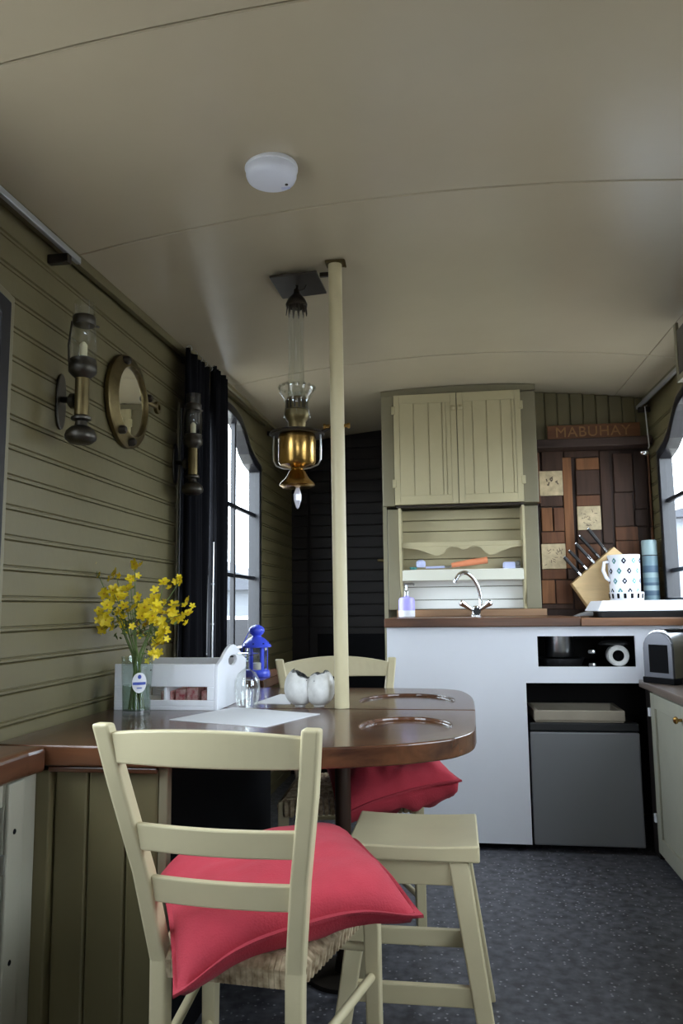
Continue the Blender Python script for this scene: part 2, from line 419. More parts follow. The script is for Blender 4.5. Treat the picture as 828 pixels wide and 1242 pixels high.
def window(name, side, idx, X, sgn, label):
    yc, hw, z0, zs, zp = WINS[side][idx]
    w = thing(name, label, 'window', (X, yc, z0), kind='structure')
    o = outline(yc, hw, z0, zs, zp, .028); i = outline(yc, hw, z0, zs, zp, -.016)
    a, b = X + sgn * .024, X - sgn * .042
    G().ring(o, i, 'x', min(a, b), max(a, b)).make('window_frame', 'black_paint', w, bevel=.004)
    if True:   # slim outer architrave
        o2 = outline(yc, hw, z0, zs, zp, .046); i2 = outline(yc, hw, z0, zs, zp, .027)
        a2, b2 = X + sgn * .004, X + sgn * .02
        G().ring(o2, i2, 'x', min(a2, b2), max(a2, b2)).make('architrave', 'unit_olive', w, bevel=.003)
    cols = [yc - hw + .02, yc - hw / 3 + .005, yc + hw / 3 - .005, yc + hw - .02]
    rows = [z0 + .02] + ([1.235, 1.585] if z0 < 1.1 else [1.30, 1.585]) + [zp + .1]
    xm = X - sgn * .012
    for y in cols[1:3]:
        G().box(xm - .012, xm + .012, y - .011, y + .011, z0 + .01, archz((y - yc) / hw, zs, zp)).make('glazing_bar', 'black_paint', w, bevel=.003)
    for z in rows[1:3]:
        G().box(xm - .010, xm + .010, yc - hw + .01, yc + hw - .01, z - .010, z + .010).make('glazing_bar', 'black_paint', w, bevel=.003)
    for ca, cb in zip(cols, cols[1:]):
        for k, (ra, rb) in enumerate(zip(rows, rows[1:])):
            n = 10
            top = [(ca + (cb - ca) * q / n, min(rb, archz((ca + (cb - ca) * q / n - yc) / hw, zs, zp))) for q in range(n + 1)]
            G().prism([(cb, ra), (ca, ra)] + top, 'x', xm - .002, xm + .002).make('pane', 'window_glass', w)
    pl = bpy.data.lights.new('portal', 'AREA'); pl.shape = 'RECTANGLE'; pl.size = zp - z0 + .1; pl.size_y = 2 * hw + .1
    pl.cycles.is_portal = True
    po = bpy.data.objects.new('daylight_portal', pl); COL.objects.link(po)
    po.location = (X - sgn * .055, yc, (z0 + zp) / 2); po.rotation_euler = (0, -sgn * PI / 2, 0)
    return w
window('window_1', 'L', 0, XL, 1, 'black framed arched window beside the near wall lamp')
window('window_2', 'L', 1, XL, 1, 'black framed arched window half covered by the black curtain')
window('window_3', 'R', 1, XR, -1, 'black framed arched window beside the hob')
window('added_window', 'R', 0, XR, -1, 'unseen arched window added below the overhead locker for side light')  # never in view; put in to light the stool, floor and counter

# wall behind the camera, its opening added for light from the rear
g = G()
g.box(XL, .2, YR - .06, YR, 0, 2.07); g.box(.85, XR, YR - .06, YR, 0, 2.07); g.box(.2, .85, YR - .06, YR, 0, 1.0); g.box(.2, .85, YR - .06, YR, 1.7, 2.07)
tag(g.make('wall_rear', 'olive_paint'), 'olive end wall behind the viewer with an opening added for rear light', 'wall', kind='structure')

pl = bpy.data.lights.new('portal', 'AREA'); pl.shape = 'RECTANGLE'; pl.size = .65; pl.size_y = .7; pl.cycles.is_portal = True
po = bpy.data.objects.new('daylight_portal', pl); COL.objects.link(po); po.location = (.525, YR - .08, 1.35); po.rotation_euler = (PI / 2, 0, PI)
# far dark wall and plank door in the recess left of the kitchen
def top_prism(x0, x1, z0, n=12): return [(x0, z0), (x1, z0)] + [(x1 + (x0 - x1) * k / n, 0) for k in range(n + 1)]
def wall_prism(x0, x1, y0, y1): return G().prism([(x, z if i < 2 else zc(x, y0) + .01) for i, (x, z) in enumerate(top_prism(x0, x1, 0))], 'y', y0, y1)
wd = wall_prism(XL, -.36, YD, YD + .05).make('wall_far', 'dark_planks'); tag(wd, 'very dark brown boarded wall in the recess behind the table', 'wall', kind='structure')
z = .94
while z < 2.2:
    t = min(z + .0746, 2.215)
    for a, b in ((XL + .012, -.965),):
        bx('board', 'dark_planks', wd, a, b, YD - .012, YD, z + .002, t - .002, .003)
    z += .0746
d1 = thing('door_1', 'very dark brown plank door with a small brass latch', 'door', (-.7, YD, 0), kind='structure')
bx('door_slab', 'dark_planks', d1, -.955, -.375, YD - .018, YD - .001, .01, 2.2)
z = .94
while z < 2.16:
    bx('board', 'dark_planks', d1, -.945, -.38, YD - .032, YD - .018, z + .002, min(z + .0746, 2.2) - .002, .004)
    z += .0746
bx('lower_panel', 'black_matte', d1, -.90, -.42, YD - .025, YD - .018, .1, .9, .004)
h = bx('latch', 'old_brass', d1, -.495, -.445, YD - .05, YD - .032, 1.365, 1.383, .004)
# kitchen back wall: dividing end, vertical boards over the beam, mosaic backing
wp = G().box(-.372, -.35, 4.10, YD, 0, zc(-.36, 4.1) + .008).make('wall_partition', 'unit_olive'); tag(wp, 'olive end panel beside the dark doorway recess', 'wall', kind='structure')
wb = wall_prism(-.35, XR, YB, YB + .05).make('wall_back', 'olive_paint'); tag(wb, 'olive kitchen wall with vertical boards above the name board', 'wall', kind='structure')
x = .447
while x < XR - .01:
    b = min(x + .068, XR - .012)
    bx('board', 'olive_paint', wb, x + .002, b - .002, YB - .014, YB, 1.95, zc(x, YB) - .006, .004)
    x += .068
# cornice trims along the wall tops
for nm, X, s, lab in (('trim_1', XL, 1, 'olive cornice strip along the top of the lamp wall'), ('trim_2', XR, -1, 'olive cornice strip above the right windows')):
    g = G(); n = 14
    for k in range(n):
        a, b = YR + (YB - YR) * k / n, YR + (YB - YR) * (k + 1) / n
        x0, x1 = sorted((X + s * .013, X + s * .032))
        T = lambda y: zc(X + s * .03, y) - .003
        g.hexa([(x0, a, T(a) - .03), (x1, a, T(a) - .03), (x1, b, T(b) - .03), (x0, b, T(b) - .03), (x0, a, T(a)), (x1, a, T(a)), (x1, b, T(b)), (x0, b, T(b))])
    tag(g.make(nm, 'olive_paint'), lab, 'trim', kind='structure')

# ================================================================ OUTSIDE
tag(bx('bounce_ground', 'ground_bounce', None, -60, 60, -60, 90, -.9, -.8, 0), 'made-up pale gravel outside, to bounce daylight onto the ceiling', 'ground', kind='structure')
def house(loc, w, d, h, rh, wm, label):
    t = thing('outbuilding', label, 'building', (loc[0], loc[1], -.8))
    x, y = loc
    bx('wall', wm, t, x - w / 2, x + w / 2, y - d / 2, y + d / 2, -.8, h, 0)
    G().prism([(x - w / 2 - .3, h), (x + w / 2 + .3, h), (x, h + rh)], 'y', y - d / 2 - .3, y + d / 2 + .3).make('roof', 'roof_slate', t)
    for k in range(4):
        xx = x - w / 2 + w * (k + .5) / 4
        f = bx('window', 'plastic_white', t, xx - .5, xx + .5, y - d / 2 - .06, y - d / 2, h - 1.9, h - .6, .01)
        bx('pane', 'black_paint', f, xx - .42, xx + .42, y - d / 2 - .08, y - d / 2 - .06, h - 1.82, h - .68, 0)
house((-7.5, 20), 7, 5, 1.5, 1.2, 'house_grey', 'low grey outbuilding seen through the curtained window')
house((7.8, 17), 8, 5, 2.6, 1.3, 'house_pale', 'pale grey outbuilding seen through the window by the hob')

# ================================================================ TABLE, LEDGE, CUPBOARD
ZT = .766
tb = thing('dining_table', 'polished dark brown wooden table with two oval dished recesses', 'table', (-.35, 2.37, 0))
near = [(-.93, 1.683), (-.60, 1.685), (-.298, 1.705), (-.139, 1.760), (-.031, 1.833), (.012, 1.895), (.035, 1.96), (.044, 2.05), (.050, 2.3455)]
far = [(.050, 2.3545), (.052, 2.576), (.045, 2.72), (.015, 2.87), (-.03, 2.925), (-.106, 2.95), (-.395, 2.968), (XL + .015, 2.97), (XL + .015, 2.3545)]
def spline(p, n=5):
    out = []
    for i in range(len(p) - 1):
        a, b, c, d = [Vector(p[max(0, min(len(p) - 1, i + q))]) for q in (-1, 0, 1, 2)]
        for k in range(n):
            t = k / n; v = .5 * (2 * b + (c - a) * t + (2 * a - 5 * b + 4 * c - d) * t * t + (3 * b - a - 3 * c + d) * t ** 3); out.append((v.x, v.y))
    return out + [p[-1]]
near = near[:2] + spline(near[2:-1]) + near[-1:]; far = far[:1] + spline(far[1:7]) + far[7:]
b1 = G().prism([(XL + .015, 2.3455), (XL + .015, 1.69)] + near, 'z', ZT - .046, ZT).make('table_board', 'table_wood', tb)
b2 = G().prism(far, 'z', ZT - .046, ZT).make('table_board', 'table_wood', tb)
for o, (cx, cy, rx, ry) in ((b1, (-.135, 2.04, .118, .155)), (b2, (-.165, 2.585, .155, .19))):
    pts = [(cx + .35 + rx * math.cos(2 * PI * k / 48), cy - 2.37 + ry * math.sin(2 * PI * k / 48)) for k in range(48)]
    c = G().prism(pts, 'z', ZT - .009, ZT + .05).make('cutter', 'table_wood')
    c.location = tb.location
    bool_cut(o, c)
    md = o.modifiers.new('bevel', 'BEVEL'); md.width = .006; md.segments = 3; md.limit_method = 'ANGLE'; md.angle_limit = math.radians(50)
G().box(-.6, -.05, 2.33, 2.37, ZT - .075, ZT - .046).make('rail', 'leg_dark', tb, bevel=.004)
G().tube([(-.35, 2.37, .0), (-.35, 2.37, .72)], .024, 16).make('leg', 'leg_dark', tb, smooth=True)
G().lathe([(0, 0), (.11, 0), (.11, .012), (.03, .02), (.026, .05)], (-.35, 2.37, 0), 24).make('foot_plate', 'dark_bronze', tb, smooth=True)
G().bar((-.337, 2.35, .60), (-.285, 2.34, .70), .016, .016).make('brace', 'old_brass', tb, bevel=.002)
# ledge along the near wall
lg = thing('wooden_ledge', 'narrow brown wooden ledge along the boarded wall meeting the table', 'ledge', (-1.02, 1.0, .71))
G().prism([(XL + .014, YR + .1), (-.955, YR + .1), (-.935, 1.62), (-.925, 1.68), (XL + .014, 1.68)], 'z', .708, ZT).make('ledge_top', 'ledge_wood', lg, bevel=.012, seg=3)
# tongue-and-groove cupboard under the table end
cu = thing('olive_cupboard', 'olive tongue and groove cupboard under the wall end of the table', 'cupboard', (-.88, 2.2, 0))
bx('carcass', 'black_matte', cu, XL + .014, -.70, 1.736, 2.9, 0, .715)  # shade of the open space under the table painted in as solid black
x = -.925; k = 0
for wdt in (.082, .092, .078):
    bx('board', 'olive_paint', cu, x + .0015, x + wdt - .0015, 1.718, 1.735, .0, .716, .006); x += wdt
bx('corner_post', 'unit_olive', cu, x + .001, x + .022, 1.712, 1.74, 0, .716, .003)
bx('corner_post', 'olive_paint', cu, -.99, -.928, 1.702, 1.735, 0, .706, .004)
bx('table_cleat', 'table_wood', cu, -.93, -.67, 1.693, 1.708, .705, .718, .003)
sc = thing('side_cupboard', 'pale sage cupboard frame below the wooden ledge at the left edge', 'cupboard', (-1.0, 1.2, 0))
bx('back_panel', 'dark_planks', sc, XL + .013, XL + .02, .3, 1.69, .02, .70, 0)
st = bx('stile', 'sage_paint', sc, -.985, -.960, 1.575, 1.70, .0, .706, .003)
st2 = bx('stile', 'sage_paint', sc, -.960, -.950, 1.575, 1.635, .0, .703, .003)
for z in (.60, .335):
    G().lathe([(0, .0015), (.0055, .001), (.006, 0)], (-.95, 1.60, z), 10, 'x').make('screw', 'black_matte', st2, smooth=True)
bx('rail', 'sage_paint', sc, -.985, -.965, .4, 1.585, .655, .706, .003)
bx('rail', 'sage_paint', sc, -.985, -.965, .4, 1.585, .27, .31, .003)
bx('rail', 'sage_paint', sc, -.985, -.965, .4, 1.585, .0, .06, .003)
bx('hinge', 'steel', sc, -.965, -.955, 1.555, 1.575, .52, .56, .002)

# cream pole between table and roof
pole = thing('support_pole', 'slim cream painted pole from table to ceiling', 'pole', (-.35, 2.37, ZT))
PX, PY = -.358, 2.37
zt = zc(PX, PY)
G().tube([(PX + .008, PY, ZT + .0005), (PX, PY, zt - .012)], .0225, 20).make('shaft', 'cream_paint', pole, smooth=True)
G().prism([(PX - .03, PY - .022), (PX + .034, PY - .022), (PX + .034, PY + .022), (PX - .03, PY + .022)], 'z', zt - .012, zt - .002).make('bracket', 'old_brass', pole, bevel=.002)
G().bar((PX + .03, PY - .02, zt - .005), (PX + .036, PY - .03, zt - .035), .012, .004).make('bracket_tab', 'old_brass', pole)
for s in (-1, 1): G().lathe([(0, 0), (.006, 0), (.006, .012), (.009, .013), (.009, .02), (0, .022)], (PX + s * .0225, PY, 1.645), 10, 'x') .make('bolt', 'brass', pole, smooth=True) if s > 0 else G().lathe([(0, 0), (.006, 0), (.006, -.012), (.009, -.013), (.009, -.02), (0, -.022)], (PX - .0225, PY, 1.645), 10, 'x').make('bolt', 'brass', pole, smooth=True)

# ================================================================ HANGING OIL LAMP
LX, LY = -.503, 2.45
hl = thing('hanging_oil_lamp', 'brass hanging oil lamp with tall clear glass chimney and crystal drop', 'lamp', (LX, LY, 1.40))
zpl = zc(LX, LY)
c4 = [(-.580, 2.375), (-.418, 2.36), (-.413, 2.535), (-.575, 2.555)]
G().prism(c4, 'z', zpl - .028, zpl - .020).make('heat_plate', 'dark_bronze', hl, bevel=.002)
G().box(-.415, PX - .02, 2.40, 2.412, zpl - .024, zpl - .010).make('plate_arm', 'dark_bronze', hl, bevel=.001)
for a in (-.56, -.44): G().tube([(a, 2.46, zpl - .022), (a, 2.46, zpl - .002)], .005, 8).make('spacer', 'dark_bronze', hl)
G().lathe([(.0, 2.146), (.010, 2.144), (.012, 2.128), (.018, 2.122), (.030, 2.108), (.037, 2.092), (.036, 2.084), (.030, 2.082), (.026, 2.095)], (LX, LY, 0), 24).make('smoke_bell', 'dark_bronze', hl, smooth=True)
G().tube([(LX, LY, 2.144), (LX + .003, LY, 2.155), (LX, LY, zpl - .026)], .005, 8).make('hook', 'dark_bronze', hl)
G().tube([(LX + .008, LY, 2.14), (LX + .028, LY, 2.146), (LX + .034, LY, 2.16)], .0025, 6).make('bell_hook', 'dark_bronze', hl)
g = G()
for k in range(12):
    a = 2 * PI * k / 12; r = .032
    p = Vector((LX + r * math.cos(a), LY + r * math.sin(a), 2.085))
    g.bar(p, p + Vector((.004 * math.cos(a), .004 * math.sin(a), -.03)), .010, .003, (math.cos(a), math.sin(a), 0), .003, .002)
g.make('crown_points', 'dark_bronze', hl)
G().lathe([(.027, 2.07), (.0265, 1.95), (.027, 1.80), (.030, 1.76), (.034, 1.73), (.031, 1.70)], (LX - .002, LY, 0), 28).make('glass_chimney', 'lamp_glass', hl, smooth=True)
G().lathe([(.060, 1.808), (.061, 1.800), (.056, 1.783), (.044, 1.765), (.039, 1.75), (.041, 1.72), (.046, 1.70)], (LX, LY, 0), 32).make('glass_gallery', 'lamp_glass', hl, smooth=True)
g = G()
for k in range(20):
    a = 2 * PI * k / 20; p = Vector((LX + .060 * math.cos(a), LY + .060 * math.sin(a), 1.800)); 
    g.lathe([(0, -.006), (.006, 0), (0, .006)], p, 6)
g.make('glass_beads', 'lamp_glass', hl, smooth=True)
G().lathe([(0, 1.765), (.034, 1.765), (.036, 1.758), (.036, 1.726), (.040, 1.722), (.041, 1.705), (.036, 1.692), (.030, 1.685), (.028, 1.66)], (LX, LY, 0), 28).make('burner', 'old_brass', hl, smooth=True)
g = G()
for k in range(16):
    a = 2 * PI * k / 16; q = Vector((LX + .0365 * math.cos(a), LY + .0365 * math.sin(a), 1.727)); g.bar(q, q + Vector((0, 0, .03)), .006, .002, (math.cos(a), math.sin(a), 0))
g.make('burner_slots', 'dark_bronze', hl)
G().lathe([(.028, 1.662), (.060, 1.656), (.088, 1.648), (.092, 1.642), (.088, 1.638), (.06, 1.642)], (LX, LY, 0), 36).make('brim', 'dark_bronze', hl, smooth=True)
G().bar((LX + .085, LY - .01, 1.644), (PX - .022, PY + .008, 1.645), .016, .007).make('bracket_arm', 'dark_bronze', hl, bevel=.002)
G().lathe([(.0, 1.645), (.060, 1.640), (.062, 1.63), (.062, 1.548), (.055, 1.537), (.022, 1.528), (.018, 1.522)], (LX, LY, 0), 36).make('oil_font', 'brass', hl, smooth=True)
for s in (-1, 1):
    G().tube([(LX + s * .078, LY, 1.642), (LX + s * .080, LY, 1.60), (LX + s * .079, LY, 1.555), (LX + s * .070, LY, 1.538), (LX + s * .045, LY, 1.528), (LX + s * .02, LY, 1.525)], .0028, 8).make('side_wire', 'steel', hl, smooth=True)
G().lathe([(.018, 1.522), (.024, 1.520), (.030, 1.510), (.040, 1.493), (.056, 1.478), (.059, 1.470), (.048, 1.463), (.02, 1.462), (0, 1.462)], (LX, LY, 0), 32).make('drip_dish', 'brass', hl, smooth=True)
G().lathe([(0, 1.465), (.006, 1.462), (.013, 1.440), (.012, 1.420), (.005, 1.397), (0, 1.392)], (LX + .001, LY, 0), 7).make('crystal_drop', 'crystal', hl)

# smoke alarm
cx, cy = -.428, 1.775; z = zc(cx, cy)
sm = thing('smoke_alarm', 'round white smoke alarm on the curved ceiling', 'smoke alarm', (cx, cy, z - .04))
nrm = Vector((.1636 * (cx - .05), -.024, 1)).normalized()
G().lathe([(.060, .001), (.064, -.004), (.064, -.022), (.0635, -.026), (.060, -.034), (.050, -.039), (0, -.040)], (cx, cy, z), 40).make('housing', 'smoke_white', sm, smooth=True)
G().lathe([(.066, .002), (.067, -.001), (.067, -.008), (.064, -.010)], (cx, cy, z), 40).make('mounting_ring', 'plastic_white', sm, smooth=True)
G().lathe([(0, -.0405), (.004, -.041), (.004, -.038)], (cx + .035, cy + .018, z), 10).make('indicator', 'rubber', sm)
for k in range(3): bx('vent', 'pale_blue', sm, cx + .018, cx + .04, cy + .030 + k * .004, cy + .032 + k * .004, z - .0395, z - .037, 0)

# ================================================================ WALL LAMPS, MIRROR, CURTAIN, RAILS
def wall_lamp(y, z, label, dark):
    x = XL + .105
    t = thing('wall_candle_lamp', label, 'wall lamp', (XL + .012, y + .05, z), group='candle lamps on the boarded wall')
    M = dark
    pts = []
    for k in range(40):
        a = 2 * PI * k / 40; s = 1 + .12 * math.cos(2 * a)
        pts.append((y + .052 + .030 * math.cos(a) * (.8 + .2 * abs(math.sin(a))), z + .135 + .080 * math.sin(a)))
    G().prism(pts, 'x', XL + .012, XL + .020).make('wall_plate', M, t, bevel=.003)
    G().tube([(XL + .02, y + .05, z + .14), (XL + .05, y + .045, z + .135), (x - .02, y + .01, z + .13)], .009, 10).make('arm', M, t, smooth=True)
    G().lathe([(0, .012), (.016, .012), (.022, .006), (.022, -.006), (.016, -.012), (0, -.012)], (x - .034, y + .02, z + .125), 14, 'x').make('gimbal', M, t, smooth=True)
    G().lathe([(0, 0), (.028, .002), (.040, .012), (.042, .022), (.038, .034), (.026, .046), (.017, .050), (.015, .062), (.026, .066), (.027, .072), (.019, .078)], (x, y, z), 28).make('weight_bowl', M, t, smooth=True)
    G().lathe([(.019, .076), (.019, .185), (.022, .188)], (x, y, z), 24).make('candle_tube', 'old_brass', t, smooth=True)
    G().lathe([(.019, .180), (.030, .190), (.037, .198), (.038, .214), (.034, .222), (.035, .232), (.030, .236)], (x, y, z), 28).make('collar', M, t, smooth=True)
    G().lathe([(0, .205), (.0105, .205), (.0105, .275), (.004, .283), (0, .284)], (x, y, z), 16).make('candle', 'candle_wax', t, smooth=True)
    G().lathe([(.0335, .228), (.035, .26), (.034, .30), (.029, .335), (.027, .345), (.027, .395)], (x, y, z), 28).make('glass_chimney', 'lamp_glass', t, smooth=True)
    G().lathe([(.029, .330), (.031, .333), (.031, .352), (.029, .355)], (x, y, z), 28).make('glass_ring', M, t, smooth=True)
    G().tube([(x + .02, y + .024, z + .335), (x + .024, y + .036, z + .337)], .004, 8).make('thumb_screw', M, t)
    G().tube([(x - .032, y - .012, z + .20), (x - .036, y - .014, z + .27), (x - .030, y - .010, z + .34)], .003, 8).make('guard_wire', M, t, smooth=True)
    return t
wall_lamp(1.895, 1.512, 'pewter candle lamp on the boarded wall nearest the viewer, beside the mirror', 'pewter')
wall_lamp(2.785, 1.502, 'dim candle lamp hanging in front of the black curtain', 'pewter')

my, mz = 2.365, 1.757
mr = thing('porthole_mirror', 'round brass porthole mirror hung on the olive boards', 'mirror', (XL + .012, my, mz - .16))
bxp = XL + .012
G().lathe([(.120, 0), (.150, .0), (.156, .006), (.156, .018), (.150, .024), (.132, .028), (.126, .034), (.118, .036), (.115, .033), (.114, .022)], (bxp, my, mz), 56, 'x').make('brass_rim', 'old_brass', mr, smooth=True)
G().lathe([(0, .024), (.116, .024)], (bxp, my, mz), 56, 'x').make('mirror_glass', 'mirror', mr)
G().lathe([(0, .0), (.122, .0), (.122, .01)], (bxp, my, mz), 40, 'x').make('backing', 'dark_bronze', mr)
for a in (115, 235, 268, 20):
    aa = math.radians(a); p = Vector((bxp, my + .137 * math.cos(aa), mz + .137 * math.sin(aa)))
    G().lathe([(.014, .018), (.014, .04), (.009, .046), (.0, .046)], p, 14, 'x').make('lug', 'dark_bronze', mr, smooth=True)
yy, zz = my + .155, mz + .035
hb = G().tube([(bxp + .02, my + .12, zz), (bxp + .03, yy, zz), (bxp + .032, yy + .035, zz)], .009, 10).make('dog_bolt', 'old_brass', mr, smooth=True)
G().lathe([(.010, -.007), (.022, -.006), (.024, 0), (.022, .006), (.010, .007)], (bxp + .032, yy + .055, zz), 18, 'x').make('bolt_ring', 'old_brass', hb, smooth=True)

def curtain():
    y0, y1, z0, z1 = 2.79, 3.27, .80, 2.085
    t = thing('black_curtain', 'black curtain gathered in folds over half the arched window', 'curtain', (XL + .08, 3.1, z0))
    def sheet(ya, yb, ph, nf, ztop, amp, xo):
        def fn(u, v):
            y = ya + (yb - ya) * u; z = z0 + (ztop - z0) * v
            w = amp * (.55 + .45 * (1 - v)) * math.sin(u * nf * 2 * PI + ph + .3 * math.sin(3 * v)) + .006 * math.sin(u * nf * 5.3 * PI)
            return (XL + xo + w, y + .012 * math.sin(4 * v + 5 * u), z)
        return G().grid(fn, 70, 16)
    sheet(y0, 3.08, 0, 4, z1, .020, .072).make('drape', 'curtain_cloth', t, smooth=True, auto=80, solid=.003)
    sheet(3.09, y1, 1.2, 3, z1 + .02, .024, .082).make('drape', 'curtain_cloth', t, smooth=True, auto=80, solid=.003)
    for k in range(7):
        y = y0 + .03 + k * .066
        G().lathe([(.011, -.002), (.013, 0), (.011, .002)], (XL + .072, y, 2.095), 12, 'y').make('hook_ring', 'rail_metal', t)
curtain()
def rail(name, X, y0, y1, z0, z1, s, label, m='rail_metal'):
    t = thing(name, label, 'curtain rail', (X, (y0 + y1) / 2, (z0 + z1) / 2))
    x = X + s * .065
    G().bar((x, y0, z0), (x, y1, z1), .014, .018).make('track', m, t, bevel=.002)
    for q in (.04, .96):
        y = y0 + (y1 - y0) * q; z = z0 + (z1 - z0) * q
        a, b = sorted((X + s * .012, x + s * .008)); bx('rail_bracket', 'dark_bronze', t, a, b, y - .011, y + .011, z - .035, z - .009, .003)
    return t
rail('curtain_rail', XL, .3, 1.93, 2.028, 2.045, 1, 'grey metal curtain rail over the window nearest the viewer')
rail('curtain_rail', XL, 2.84, 4.42, 2.098, 2.122, 1, 'dark curtain rail above the curtained window', 'olive_paint')
rail('curtain_rail', XR, 3.08, 4.2, 2.086, 2.115, -1, 'grey metal curtain rail above the window by the hob')
wn = thing('curtain_wand', 'thin silver rod hanging in front of the black curtain', 'rod', (XL + .118, 3.005, .855))
G().tube([(XL + .118, 3.005, .855), (XL + .118, 3.005, .93), (XL + .118, 3.008, 1.10), (XL + .118, 3.012, 1.34)], [.006, .0055, .0045, .004], 10).make('rod', 'steel', wn, smooth=True)
for z in (.872, 1.01, 1.17): G().lathe([(.0065, -.004), (.0075, 0), (.0065, .004)], (XL + .118, 3.006, z), 12).make('joint', 'plastic_white', wn)
G().tube([(XL + .118, 3.012, 1.34), (XL + .112, 3.016, 2.085)], .002, 6).make('cord', 'black_matte', wn)

# ================================================================ CHAIRS
def rail_arc(half, y, z0, z1, arch, bow, th, tilt):
    """curved chair rail from -half to half; arch lifts the top edge, bow pushes the middle backwards"""
    n = 14; g = G(); A = []
    for k in range(n + 1):
        u = -1 + 2 * k / n; x = u * half; yy = y - bow * (1 - u * u); up = arch * (1 - u * u)
        A.append([g.bm.verts.new(p) for p in ((x, yy - th / 2, z0), (x, yy + th / 2, z0), (x, yy + th / 2 - tilt, z1 + up), (x, yy - th / 2 - tilt, z1 + up))])
    for a, b in zip(A, A[1:]):
        for i in range(4): g.face([a[i], b[i], b[(i + 1) % 4], a[(i + 1) % 4]])
    g.face(A[0]); g.face(A[-1][::-1]); return g
def chair(label, loc, rz, wf=1., arch=.010):
    t = thing('dining_chair', label, 'chair', (loc[0], loc[1], 0), rz, 'cream rush-seat chairs at the table')
    L = dict(parent=t, local=True)
    # origin under the middle of the seat; front is +y
    for s in (-1, 1):
        pts = [(s * .126 * wf, -.205, 0), (s * .128 * wf, -.20, .44), (s * .148 * wf, -.235, .60), (s * .176 * wf, -.28, .76), (s * .192 * wf, -.315, .872)]
        g = G()
        for a, b in zip(pts, pts[1:]): pass
        sec = []
        for i, p in enumerate(pts):
            hw = .0165 if i else .014; hd = .017 if i < 4 else .014
            sec.append(g.vs([(p[0] - hw, p[1] - hd, p[2]), (p[0] + hw, p[1] - hd, p[2]), (p[0] + hw, p[1] + hd, p[2]), (p[0] - hw, p[1] + hd, p[2])]))
        for a, b in zip(sec, sec[1:]):
            for i in range(4): g.face([a[i], a[(i + 1) % 4], b[(i + 1) % 4], b[i]])
        g.face(sec[0][::-1]); g.face(sec[-1])
        g.make('back_post', 'cream_paint', bevel=.006, seg=3, **L)
        G().bar((s * .192 * wf, .185, 0), (s * .188 * wf, .178, .455), .030, .030, (0, 1, 0), .036, .036).make('leg', 'cream_paint', bevel=.004, **L)
        G().tube([(s * .128 * wf, -.20, .275), (s * .190 * wf, .18, .275)], .0095, 10).make('side_rung', 'cream_paint', smooth=True, **L)
        G().tube([(s * .128 * wf, -.20, .14), (s * .190 * wf, .18, .14)], .0095, 10).make('side_rung', 'cream_paint', smooth=True, **L)
    rail_arc(.178 * wf, -.295, 0.802, .856, arch, .022, .020, .012).make('top_rail', 'cream_paint', bevel=.003, **L)
    rail_arc(.152 * wf, -.252, .644, .692, .0, .016, .016, .010).make('back_rail', 'cream_paint', bevel=.003, **L)
    rail_arc(.142 * wf, -.224, .548, .594, .0, .012, .016, .008).make('back_rail', 'cream_paint', bevel=.003, **L)
    G().tube([(-.19 * wf, .18, .33), (.19 * wf, .18, .33)], .0095, 10).make('front_rung', 'cream_paint', smooth=True, **L)
    G().tube([(-.128 * wf, -.20, .30), (.128 * wf, -.20, .30)], .0095, 10).make('back_rung', 'cream_paint', smooth=True, **L)
    for s in (-1, 1): G().bar((s * .127 * wf, -.20, .425), (s * .186 * wf, .18, .425), .02, .022).make('seat_rail', 'cream_paint', **L)
    # rush seat: cords wrapped round the four rails, meeting in an envelope pattern
    g = G(); zs = .452; n = 24
    def corner(u, v):                                  # trapezoid
        y = -.195 + .39 * v; hw = (.124 + (.190 - .124) * v) * wf
        return Vector((-hw + 2 * hw * u, y, zs))
    c = Vector((0, .0, zs - .006))
    for side in range(4):
        for k in range(n):
            q = (k + .5) / n
            e = [corner(q, 0), corner(1, q), corner(q, 1), corner(0, q)][side]
            m = [corner(q, min(q, 1 - q) * .98), corner(1 - min(q, 1 - q) * .98, q), corner(q, 1 - min(q, 1 - q) * .98), corner(min(q, 1 - q) * .98, q)][side]
            out = [Vector((0, -1, 0)), Vector((1, 0, 0)), Vector((0, 1, 0)), Vector((-1, 0, 0))][side]
            g.tube([m + Vector((0, 0, -.004)), e + Vector((0, 0, .002)), e + out * .014 + Vector((0, 0, -.010)), e + out * .012 + Vector((0, 0, -.034)), e - out * .03 + Vector((0, 0, -.04))], .0085, 6)
    s_ = g.make('rush_seat', 'rush', smooth=True, **L)
    s_['kind'] = 'stuff'
    return t
chair1 = chair('cream rush-seat chair seen from behind in the foreground', (-.404, 1.615), math.radians(-5))
chair2 = chair('cream rush-seat chair on the far side of the table', (-.395, 2.735), math.radians(180 + 14), 1.16, .024)

